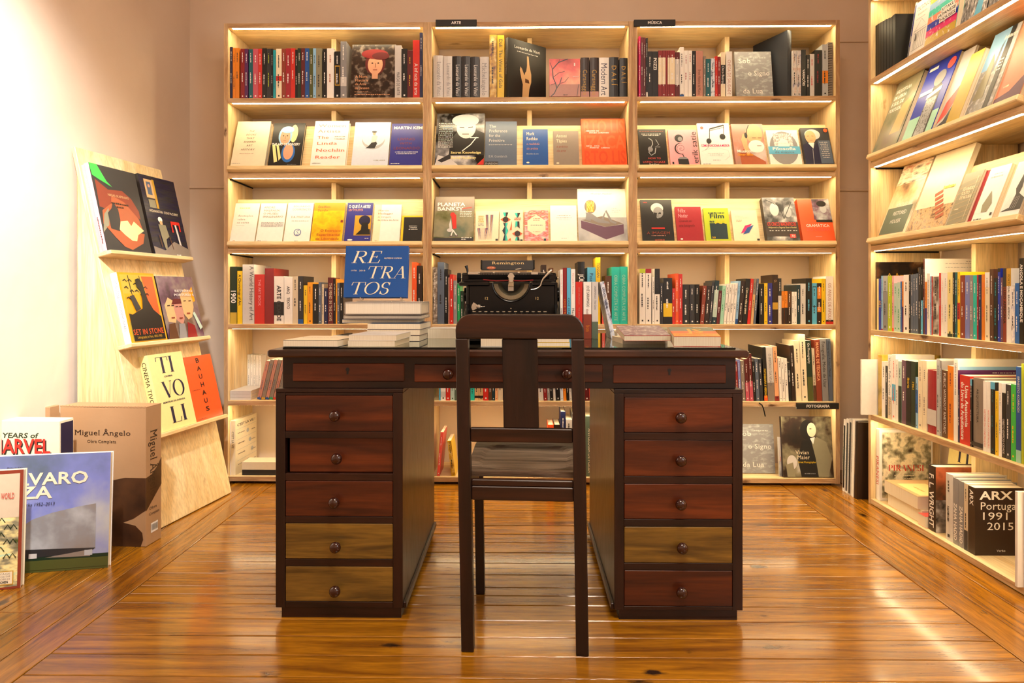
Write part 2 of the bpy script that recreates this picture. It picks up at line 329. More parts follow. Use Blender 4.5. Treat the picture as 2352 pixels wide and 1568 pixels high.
class Print:
    """flat print on a plane given by map(u, v, layer) -> 3-D; one mesh, one material slot per colour"""
    def __init__(s, fn, Wd, Ht): s.fn, s.W, s.H, s.mb, s.mats, s.ly = fn, Wd, Ht, MB(), [], 0
    def mat(s, c):
        m = cm(c) if isinstance(c, str) else c
        if m not in s.mats: s.mats.append(m)
        s.mb.mi = s.mats.index(m)
    def poly(s, c, pts, flip=False):
        s.mat(c); s.ly += 1; s.mb.add([s.fn(u * s.W, v * s.H, s.ly) for u, v in pts], [tuple(range(len(pts)))])
    def rect(s, c, a, b, x, y): s.poly(c, [(a, b), (x, b), (x, y), (a, y)])
    def ell(s, c, cx, cy, rx, ry, a0=0, a1=360, n=24): s.poly(c, [(cx + rx * math.cos(R(a0 + (a1 - a0) * i / n)), cy + ry * math.sin(R(a0 + (a1 - a0) * i / n))) for i in range(n)])
    def line(s, c, pts, w):
        v, f = ribbon([(a * s.W, b * s.H) for a, b in pts], lambda q: w * s.W); s.mat(c); s.ly += 1; s.mb.add([s.fn(a, b, s.ly) for a, b in v], f)
    def text(s, t, x, y, h, c='white', st='s', wd=None, al='l', ital=0.0, rot=0):
        """h: capital height and wd: width, as fractions of the print's height and width; rot in quarter turns"""
        v, f, L = text_geo(t, st, ital); s.mat(c); s.ly += 1; k = h * s.H; kx = k
        if wd: kx = wd * (s.H if rot % 2 else s.W) / L
        dx = {'l': 0, 'c': -L / 2, 'r': -L}[al] * kx; P = []
        for a, b in v:
            a, b = a * kx + dx, b * k
            for _ in range(rot % 4): a, b = -b, a
            P.append(s.fn(x * s.W + a, y * s.H + b, s.ly))
        s.mb.add(P, f)
    def dashes(s, c, x, y, wd, h, seed=0, vert=False):
        """a line of print too small to read"""
        r = random.Random(seed); s.mat(c); s.ly += 1; p = 0.0; L = wd * (s.H if vert else s.W)
        while p < L:
            l = min(L - p, r.uniform(.003, .012)); hh = h * (s.W if vert else s.H) * r.uniform(.7, 1)
            q = [(0, 0), (l, 0), (l, hh), (0, hh)]
            if vert: s.mb.add([s.fn(x * s.W + b, y * s.H - p - a, s.ly) for a, b in q], [(0, 1, 2, 3)])
            else: s.mb.add([s.fn(x * s.W + p + a, y * s.H + b, s.ly) for a, b in q], [(0, 1, 2, 3)])
            p += l + r.uniform(.001, .004)
    def build(s, name, parent): return s.mb.build(name, s.mats, parent) if s.mb.v else None
# ---------------------------------------------------------------- the room
YB, XR, YN, ZC = 3.705, 1.90, -1.6, 3.15
def struct(name, mb, m, parent=None, **k): o = mb.build(name, m, parent, **k); o['kind'] = 'structure'; return o
struct('wall_back', MB().box(-2.1, XR + .1, YB, YB + .1, 0, ZC), WALL)
LW = T(-1.812, YB, 0) @ RZ(-2.3)                                   # the wall on the stand's side, a little out of square
struct('wall_left', MB().box(-.1, 0, -5.5, .02, 0, ZC), WALL, M=LW)
struct('wall_right', MB().box(XR, XR + .1, YN, YB, 0, ZC), WALL)
struct('wall_front', MB().box(-2.2, XR + .1, YN - .1, YN, 0, ZC), WALL)
struct('ceiling', MB().box(-2.2, XR + .1, YN - .1, YB + .1, ZC, ZC + .1), WALL)
for nm, x0, x1, z, h in (('trim_1', -1.81, -1.50, 1.522, .016), ('trim_2', -1.47, 1.57, 1.512, .014), ('trim_3', 1.585, 1.88, 1.50, .014), ('trim_4', 1.585, 1.88, 2.30, .014)):
    struct(nm, MB().prism([(YB, z), (YB - (.004 if nm == 'trim_2' else .012), z + .003), (YB - (.004 if nm == 'trim_2' else .012), z + h - .003), (YB, z + h)], x0, x1, 'x'), WALL)
fl = struct('floor', MB().box(-2.1, XR + .1, YN, YB + .1, -.06, -.016), plain('floor_joint_dark', (.02, .012, .006), .8))
def board(x0, x1, y0, y1, m):
    a, b = (x1 - x0) / 2, (y1 - y0) / 2; g, c, z = .0018, .0018, 0.0
    v = [(-a + g, -b + g, -.016), (a - g, -b + g, -.016), (a - g, b - g, -.016), (-a + g, b - g, -.016)]
    v += [(sx * (a - g), sy * (b - g), -c) for sx, sy in ((-1, -1), (1, -1), (1, 1), (-1, 1))]
    v += [(sx * (a - g - c), sy * (b - g - c), z) for sx, sy in ((-1, -1), (1, -1), (1, 1), (-1, 1))]
    f = [(k * 4 + i, k * 4 + (i + 1) % 4, k * 4 + 4 + (i + 1) % 4, k * 4 + 4 + i) for k in (0, 1) for i in range(4)] + [(8, 9, 10, 11)]
    mb = MB(); mb.add(v, f); o = mb.build('floorboard', m, fl); o.location = ((x0 + x1) / 2, (y0 + y1) / 2, rnd.uniform(-.0004, .0004)); o['kind'] = 'structure'
    o.rotation_euler = (rnd.uniform(-.002, .002) if y1 - y0 < .3 else 0, rnd.uniform(-.002, .002) if x1 - x0 < .3 else 0, 0)
ys = [3.80, 3.70, 3.60, 3.495, 3.39, 3.29, 3.19, 3.09, 2.99, 2.89, 2.79, 2.693, 2.599, 2.498, 2.40, 2.30, 2.20, 2.14, 2.074, 1.977, 1.879, 1.779, 1.678, 1.575]
while ys[-1] > YN + .1: ys.append(ys[-1] - rnd.choice((.1, .1, .103, .062)))
XL1, XR1 = -1.24, 1.29
for a, b in zip(ys[1:], ys): board(XL1, XR1, a, b, FLX)
for x0, x1 in ((-1.345, XL1), (-1.445, -1.345), (-1.56, -1.445), (-1.66, -1.56), (-1.76, -1.66), (-2.05, -1.76), (XR1, 1.39), (1.39, 1.49), (1.49, 1.60), (1.60, 1.90)):
    cut = sorted([YN, YB + .09] + [rnd.uniform(-.5, 1.2)] + ([rnd.uniform(2.0, 2.4)] if abs(x0) > 1.5 else []))
    for a, b in zip(cut, cut[1:]): board(x0, x1, a, b, FLY)

# ---------------------------------------------------------------- bookcases
SH = [1.925, 1.550, 1.174, .797, .415, .037]                       # tops of the boards
TOP, TH, DEP, PT = 2.299, .024, .31, .022
ANG = 21.0
def slant(Fm, i, dz=0): return Fm @ T(0, .020, SH[i] + .022) @ RX(-ANG)
WM = 1.0193
def bookcase(Fm, W, label, slants=(1, 2), cable=True):
    r = empty('bookcase', Fm, label, 'bookcase', 'lit spruce bookcases')
    for x in (0, W - PT):
        MB().cbox(x, x + PT, 0, DEP, .011, TOP, .001).build('side_panel', SPZ, r)
        MB().box(x + .001, x + PT - .001, -.0008, .0004, .012, TOP - .001).build('edge_strip', SPE_Z, r)
    MB().cbox(PT, W - PT, 0, DEP, TOP - TH, TOP, .001).build('top_board', SPX, r)
    MB().box(PT, W - PT, -.0008, .0004, TOP - TH + .001, TOP - .001).build('edge_strip', SPE, r)
    for x in (.03, W - .08) if W == WM else (): MB().box(x, x + .05, .03, .28, 0, .011).build('foot', BLKM, r)
    for i, z in enumerate(SH):
        s = MB().cbox(PT, W - PT, 0, DEP, z - TH, z, .001).build('shelf', SPX, r)
        MB().box(PT, W - PT, -.0008, .0004, z - TH + .001, z - .001).build('edge_strip', SPE, s)
    for i, z in enumerate([TOP] + SH[:-1]):
        MB().box(.040, W - .040, .004, .021, z - TH - .0005, z - TH + .0008).build('led_strip', LED, r)
        lo = SH[i] + .0005
        MB().cbox(W / 2 - .0125, W / 2 + .0125, .150, DEP, lo, z - TH - .0005, .001).build('divider', SPZ, r)
        if cable and i in (2, 3): MB().cyl((PT + .004, .02, z - TH - .004), (PT + .004, .30, z - TH - .004), .0035, 8).build('cable', RUBBER, r)
    for i in slants:
        S = Matrix.Translation((0, .020, SH[i] + .022)) @ RX(-ANG)
        MB().cbox(PT + .001, W - PT - .001, 0.0005, .018, .0, .256, .001, M=S).build('display_panel', SPX, r)
        MB().cbox(PT + .001, W - PT - .001, -.040, .0, -.022, 0, .003, M=S).build('display_ledge', SPX, r)
    return r
WM = 1.0193
X0 = X(514, 3.39)
FB = [T(X0 + i * WM, 3.39, 0) for i in range(3)]
FR = T(1.575, 3.122, -.0108) @ RZ(-90)
WR = .982
bookcase(FB[0], WM, 'tall lit spruce bookcase behind the desk, nearest the leaning display stand')
bookcase(FB[1], WM, 'tall lit spruce bookcase behind the typewriter, middle one of the row of three')
bookcase(FB[2], WM, 'tall lit spruce bookcase at the far end of the row, carrying two black signs')
bookcase(FR, WR, 'lit spruce bookcase against the side wall, facing the room, full of bright spines')
o = bookcase(FR @ T(WR + .001, 0, 0), WR, 'unseen empty lit spruce bookcase added beside the side wall bookcase, nearest the viewer', slants=())  # unseen case added out of frame; its strips add to the room light
def sign(px0, px1, py0, py1, txt, lab):
    M = T(X(px0, 3.383), 3.383, Z(py1, px0, 3.383)); Wd = X(px1, 3.383) - X(px0, 3.383); h = Z(py0, px0, 3.383) - Z(py1, px0, 3.383)
    o = MB().cbox(0, Wd, -.006, .0055, 0, h, .001).build('section_sign', BLKM, M=M); tag(o, lab, 'sign', 'black section signs')
    p = Print(lambda u, v, l: (u, -.0062 - l * .0002, v), Wd, h); p.text(txt, .5, .3, .42, 'white', 'b', al='c'); p.build('lettering', o)
sign(1001, 1095, 46, 61, 'ARTE', 'small black sign reading ARTE on the top edge of the middle bookcase')
sign(1456, 1551, 46, 61, 'MÚSICA', 'small black sign reading MÚSICA on the top edge of the end bookcase')
sign(1829, 1926, 925, 939, 'FOTOGRAFIA', 'small black sign reading FOTOGRAFIA on a low shelf edge')
o = MB().tube([(X(a, 3.385) , 3.384 - .004 * k, Z(b, a, 3.385)) for k, (a, b) in enumerate(((1743, 925), (1749, 929), (1752, 937), (1754, 948), (1755, 955)))], .0028, 6).build('hanging_cable', RUBBER, smooth=True)
tag(o, 'short black cable hanging over the edge of a low shelf by the photography books', 'cable')

# lamps and window added outside the picture as sources for the room's light
o = MB().lathe([(.02, 0), (.30, .004), (.32, .02), (.30, .05), (.05, .055)], (.2, .7, ZC - .056), (0, 0, 1), 32).build('added_ceiling_lamp', plain('lamp_white', (.8, .78, .72), .4), smooth=True); tag(o, 'round white ceiling lamp added above the viewer, out of view', 'lamp')
d_ = (Vector((-1.88, 1.95, 1.55)) - Vector((-.95, 1.0, 2.75))).normalized(); p0 = Vector((-.95, 1.0, 2.75)) - d_ * .03
o = MB().lathe([(.02, 0), (.048, .01), (.052, .13), (.045, .132), (.042, .03)], p0 - d_ * .13, d_, 24).cyl(p0 - d_ * .08, Vector((p0.x, p0.y, ZC)), .008).build('assumed_ceiling_spotlight', BLKM, smooth=True); tag(o, 'assumed black ceiling spotlight added out of view, aimed at the cream wall', 'lamp')  # unseen spotlight assumed from the bright wall, added as the beam's source
wn = MB()
for a, b, c_, e_ in ((-1.15, -1.10, .95, 2.55), (.40, .45, .95, 2.55), (-1.10, .40, .95, 1.0), (-1.10, .40, 2.5, 2.55), (-.37, -.33, 1.0, 2.5), (-1.10, .40, 1.73, 1.77)): wn.cbox(XR - .05, XR - .001, a, b, c_, e_, .003)
wf = struct('added_window_1', wn, plain('window_paint', (.75, .73, .68), .5))  # window added to give the side fill a source
for ya, yb_ in ((-1.10, -.37), (-.33, .40)):
    for za, zb_ in ((1.0, 1.73), (1.77, 2.5)): struct('added_window_pane', MB().box(XR - .02, XR - .016, ya, yb_, za, zb_), plain('pane_glass', (.75, .85, .95), .05), wf)
# ---------------------------------------------------------------- books
SLOPES = set()
USED = {}
def book_mesh(w, h, d, hard):
    """cover (a folded sheet) and page block; spine on y = 0, front board on x = w"""
    t = min(.0026 if hard else .0009, w * .22); b = .12 * w if hard else 0.0
    out = [(0, d), (0, b * .5)] + [(w * k / 4, b * (1 - math.sin(math.pi * k / 4)) * .5) for k in range(1, 4)] + [(w, b * .5), (w, d)] if hard else [(0, d), (0, 0), (w, 0), (w, d)]
    cx = w / 2; inn = [(t, d), (t, b * .5 + t)] + ([(w * k / 4, b * (1 - math.sin(math.pi * k / 4)) * .5 + t) for k in range(1, 4)] if hard else []) + [(w - t, b * .5 + t), (w - t, d)]
    n = len(out); v = [(x, y, 0) for x, y in out] + [(x, y, 0) for x, y in inn] + [(x, y, h) for x, y in out] + [(x, y, h) for x, y in inn]; f = []
    for i in range(n - 1):
        f += [(i, i + 1, 2 * n + i + 1, 2 * n + i), (n + i + 1, n + i, 3 * n + i, 3 * n + i + 1), (i + 1, i, n + i, n + i + 1), (2 * n + i, 2 * n + i + 1, 3 * n + i + 1, 3 * n + i)]
    f += [(n, 0, 2 * n, 3 * n), (n - 1, 2 * n - 1, 4 * n - 1, 3 * n - 1)]
    c = MB(); c.add(v, f); o = .003 if hard else .0003
    p = MB().box(t * 1.05, w - t * 1.05, b * .5 + t * 1.1, d - o, o, h - o); return c, p
def book(M, w, h, d, col, hard=False, name=None, label=None, group=None, cat='book', mat=None):
    c, p = book_mesh(w, h, d, hard)
    o = c.build(name or ('hardback' if hard else 'paperback'), mat or cm(col), M=M); p.build('page_block', PAGE, o)
    tag(o, label, cat, group); o['w'], o['h'], o['d'] = w, h, d
    return o
E1 = .00022
def spine_print(o): w = o['w']; return Print(lambda u, v, l: (u, -E1 * (l + 1), v), w, o['h'])
def front_print(o): w = o['w']; return Print(lambda u, v, l: (w + E1 * (l + 1), u, v), o['d'], o['h'])
LIGHT = {'cream', 'white', 'light_grey', 'yellow', 'pale_yellow', 'beige', 'tan', 'peach', 'mint', 'pale_blue', 'pale_green', 'amber', 'silver', 'light_blue', 'lime', 'pink', 'mustard', 'cyan', 'orange', 'khaki', 'gold', 'sky', 'turquoise', 'dusty_pink', 'page'}
ROWS = []
def spine_row(Fm, z0, place, group, data, dp=.02, depth=(.145, .19), lean=0, maxh=None):
    """one book per line: left and right edge and top edge as measured, colour, then options"""
    recs = []
    for ln in data.strip().splitlines():
        q = ln.split(); xl, xr, yt = float(q[0]), float(q[1]), float(q[2]); col = q[3]; op = q[4:]
        hard = 'H' in op; le = lean; dd = rnd.uniform(*depth); inset = dp
        for t in op:
            if t.startswith('L='): le = float(t[2:])
            if t.startswith('D='): dd = float(t[2:])
            if t.startswith('I='): inset = float(t[2:])
        ym = HY if False else yt + 40
        u0, _ = hit(xl, ym, Fm, inset); u1, _ = hit(xr, ym, Fm, inset); _, zt = hit((xl + xr) / 2, yt, Fm, inset)
        u0 = max(u0, PT + .0012); u1 = min(u1, (WR if Fm is FR else WM) - PT - .0012)
        if inset < .1 and u0 < (WR if Fm is FR else WM) / 2 + .0135 + (.02 if le else 0) and u1 > (WR if Fm is FR else WM) / 2 - .0135 - (.02 if le else 0): dd = min(dd, .148 - inset)
        h = zt - z0 - .0003; w = max(.004, u1 - u0 - .0006); a = le
        if a:                                             # xl, xr are measured at the foot
            h = h / math.cos(R(a)) - w * abs(math.tan(R(a))) * .5; w = w * math.cos(R(a)) - .0004
            M = Fm @ (T(u1 - .0003, inset, z0) @ RY(a) @ T(-w, 0, .0003) if a > 0 else T(u0 + .0003, inset, z0) @ RY(a) @ T(0, 0, .0003))
        else: M = Fm @ T(u0 + .0003, inset, z0 + .0003)
        nm = None
        for t in op:
            if t.startswith('n='): nm = t[2:]
        o = book(M, w, h, dd, col, hard, nm)
        sp = spine_print(o); feat = ''; fg = 'white' if col not in LIGHT else 'charcoal'; txt = False
        for t in op:
            if t.startswith('B='):
                a0, a1, bc = t[2:].split(','); sp.rect(bc, .0, float(a0), 1.0, float(a1)); cn = bc.replace('_', ' ')
                feat = feat or (f' with a {cn} ' + ('foot' if float(a0) < .05 and float(a1) < .4 else 'top' if float(a1) > .95 else 'band'))
            if t.startswith('F='):
                q = t[2:].split(','); sp.rect(q[0], .1, float(q[1]), .9, float(q[2])); feat = feat or ' with a framed label'; sp.rect(col, .18, float(q[1]) + .02, .82, float(q[2]) - .02)
            if t.startswith('P='): sp.rect(photo(*PH[t[2:]]), 0.02, .02, .98, .98); feat = ' with a pictured spine'
        for t in op:
            if t.startswith('T='):
                q = t[2:].split('|'); s = q[1].replace('_', ' '); size = float(q[2]) if len(q) > 2 else .5; y0 = float(q[3]) if len(q) > 3 else .93; st = q[4] if len(q) > 4 else 's'; xo = float(q[5]) if len(q) > 5 else .5
                kw = size * w; _, _, Lg = text_geo(s, st); ln_ = Lg * kw; av = y0 * h - .06 * h
                if ln_ > av: ln_ = av
                sp.text(s, xo - size / 2, y0, kw / h, q[0], st, rot=3, wd=ln_ / h); txt = True
                feat = feat or f" with {q[0].replace('_', ' ')} lettering"
            if t.startswith('C='): fg = t[2:]
        if not txt and 'X' not in op and w > .005:
            y1 = rnd.uniform(.86, .93); sp.dashes(fg, .38, y1, rnd.uniform(.14, .26), .2, rnd.random(), True)
            sp.dashes(fg, .32, y1 - rnd.uniform(.36, .42), rnd.uniform(.14, .28), .24, rnd.random(), True)
            if rnd.random() < .6: sp.rect(fg, .36, .05, .64, .05 + .28 * w / h)
        sp.build('spine_print', o)
        for t in op:
            if t.startswith('A='): pr = front_print(o); ARTS[t[2:]](pr); pr.build('cover_print', o)
        size = ''
        if w > .032: size = 'thick '
        elif w < .0135: size = 'thin '
        if h > .285: size = 'tall ' + size
        for t in op:
            if t.startswith('@='): feat = t[2:].replace('_', ' '); feat = ' ' + feat
        recs.append([o, size, col.replace('_', ' '), feat, group, place])
    ROWS.append(recs)
ORD = 'first second third fourth fifth sixth seventh eighth ninth tenth eleventh twelfth thirteenth fourteenth fifteenth sixteenth seventeenth eighteenth nineteenth twentieth'.split()
ORD += ['twenty-' + x for x in ORD[:9]] + ['thirtieth'] + ['thirty-' + x for x in ORD[:9]] + ['fortieth'] + ['forty-' + x for x in ORD[:9]] + ['fiftieth']
def name_rows():
    for recs in ROWS:
        base = [f'{s}{c} book{f}' for _, s, c, f, _, _ in recs]
        n = len(recs)
        for i, (o, s, c, f, g, pl) in enumerate(recs):
            if base.count(base[i]) == 1 and (f or s): lab = f'{base[i]}, {pl}'
            else:
                a = recs[i - 1][2] if i else None; b = recs[i + 1][2] if i < n - 1 else None
                def sur(j): return (recs[j - 1][2] if j else None, recs[j + 1][2] if j < n - 1 else None)
                if a and b and a != b and sum(1 for j in range(n) if recs[j][2] == c and base[j] == base[i] and sur(j) == (a, b)) == 1 and len(f) == 0: lab = f'{base[i]} between {a} and {b} ones, {pl}'
                else: lab = f'{base[i]}, {ORD[i]} along {pl}'
            while len(lab.split()) > 16 and f: f = ''; lab = f'{s}{c} book, {ORD[i]} along {pl}'
            if len(lab.split()) > 16: lab = f'{c} book, {ORD[i]} along {pl}'
            if lab in USED: lab = f'{s}{c} book, {ORD[i]} along {pl}'
            USED[lab] = 1; tag(o, lab, 'book', g)
PH = {'wrap': ('grey_wrap', ['charcoal', 'taupe', 'light_grey'], 60), 'blue': ('blue_white', ['navy', 'pale_blue', 'white'], 60), 'city': ('grey_city', ['black', 'grey', 'white'], 45, (3, 3, 1)),
      'green': ('green_field', ['dark_green', 'olive', 'khaki'], 25), 'flor': ('gold_flower', ['maroon', 'gold', 'pale_yellow'], 30), 'rust': ('rust_cloud', ['indigo', 'light_grey', 'rust'], 25),
      'dark': ('dark_photo', ['black', 'dark_brown', 'taupe'], 30), 'sepia': ('sepia_etching', ['dark_brown', 'khaki', 'cream', 'beige'], 26, (1, 1, 1), .5, 10), 'tree': ('tan_tree', ['olive', 'mustard', 'tan'], 14),
      'violet': ('violet_photo', ['plum', 'white', 'periwinkle'], 30), 'tower': ('bw_tower', ['black', 'taupe', 'white'], 22), 'lav': ('violet_scribble', ['plum', 'plum', 'light_grey'], 55, (1, 2.2, 1))}
FE = {}
def face(S, xl, xr, yt, thick, col, label, art, group, hard=False, n=None, tilt=0, mat=None, off=0.0, ybl=None):
    """a book shown front cover out, lying back on the plane of frame S (local y = 0), measured at its foot and its top edge"""
    yb = ybl or 0
    _, pz = 0, 0
    x0, x1, lo = None, None, .003
    # sight lines through the foot's corners, at the height the ledge shows
    def at_u(px):
        a, b = 0.0, 1500.0
        for _ in range(40):                              # the row where this column meets local z = lo
            m = (a + b) / 2; _, z = hit(px, m, S, -thick - off)
            if z > lo: a = m
            else: b = m
        return hit(px, (a + b) / 2, S, -thick - off)[0]
    u0, u1 = at_u(xl), at_u(xr); _, h = hit((xl + xr) / 2, yt, S, -thick - off)
    h = min(h, (.3275 - thick * .358) / .934) if group in SLOPES else min(h, .345)
    u0 = max(u0, FE.get(group, PT + .001)); u1 = min(max(u1, u0 + .012), (WR if 'side wall' in group else WM) - PT - .001); FE[group] = u1 + .0005
    M = S @ T(u0, -off, .0006) @ RZ(-90) @ (RX(tilt) if tilt else Matrix.Identity(4))
    o = book(M, thick, h, u1 - u0, col, hard, n, label, group, mat=mat)
    USED[label] = 1
    p = front_print(o)
    if art: art(p)
    p.build('cover_print', o); return o
# ---------------------------------------------------------------- cover art (titles as on the covers; pictures as plain patches)
G = lambda *a: photo(*PH[a[0]]) if len(a) == 1 else photo(*a)
ARTS = {}
def T_(*ops):
    """art from a list: ('t', text, x, y, height, colour, style, width, align) ('r', colour, x0, y0, x1, y1) ('e', colour, cx, cy, rx, ry) ('p', colour, points) ('l', colour, points, width) ('d', colour, x, y, width, height)"""
    def f(p):
        for o in ops:
            k = o[0]; c = o[2] if k == 't' else o[1]
            if k == 't':
                q = list(o[5:]) + [None] * 5; p.text(o[1], o[2], o[3], o[4], q[0] or 'white', q[1] or 's', q[2], q[3] or 'l', q[4] or 0)
            else:
                c = G(c[1:]) if isinstance(c, str) and c[0] == '~' else c
                if k == 'r': p.rect(c, *o[2:])
                elif k == 'e': p.ell(c, *o[2:])
                elif k == 'p': p.poly(c, o[2])
                elif k == 'l': p.line(c, o[2], o[3])
                elif k == 'd': p.dashes(c, o[2], o[3], o[4], o[5], o[3])
    return f
def face_blob(skin, cx, cy, s, hair='dark_brown', hat=None):
    """a plain portrait: head, hair, shoulders"""
    r = [('e', hair, cx, cy + .02 * s, .17 * s, .17 * s), ('e', skin, cx, cy, .125 * s, .14 * s), ('r', skin, cx - .05 * s, cy - .2 * s, cx + .05 * s, cy - .1 * s),
         ('e', 'dark_brown', cx - .05 * s, cy + .02 * s, .016 * s, .01 * s), ('e', 'dark_brown', cx + .05 * s, cy + .02 * s, .016 * s, .01 * s), ('l', 'brown', [(cx, cy + .02 * s), (cx + .012 * s, cy - .035 * s), (cx - .004 * s, cy - .04 * s)], .008 * s), ('l', 'brown_red', [(cx - .035 * s, cy - .075 * s), (cx + .035 * s, cy - .075 * s)], .012 * s)]
    return r
def mid_row(*l): return l
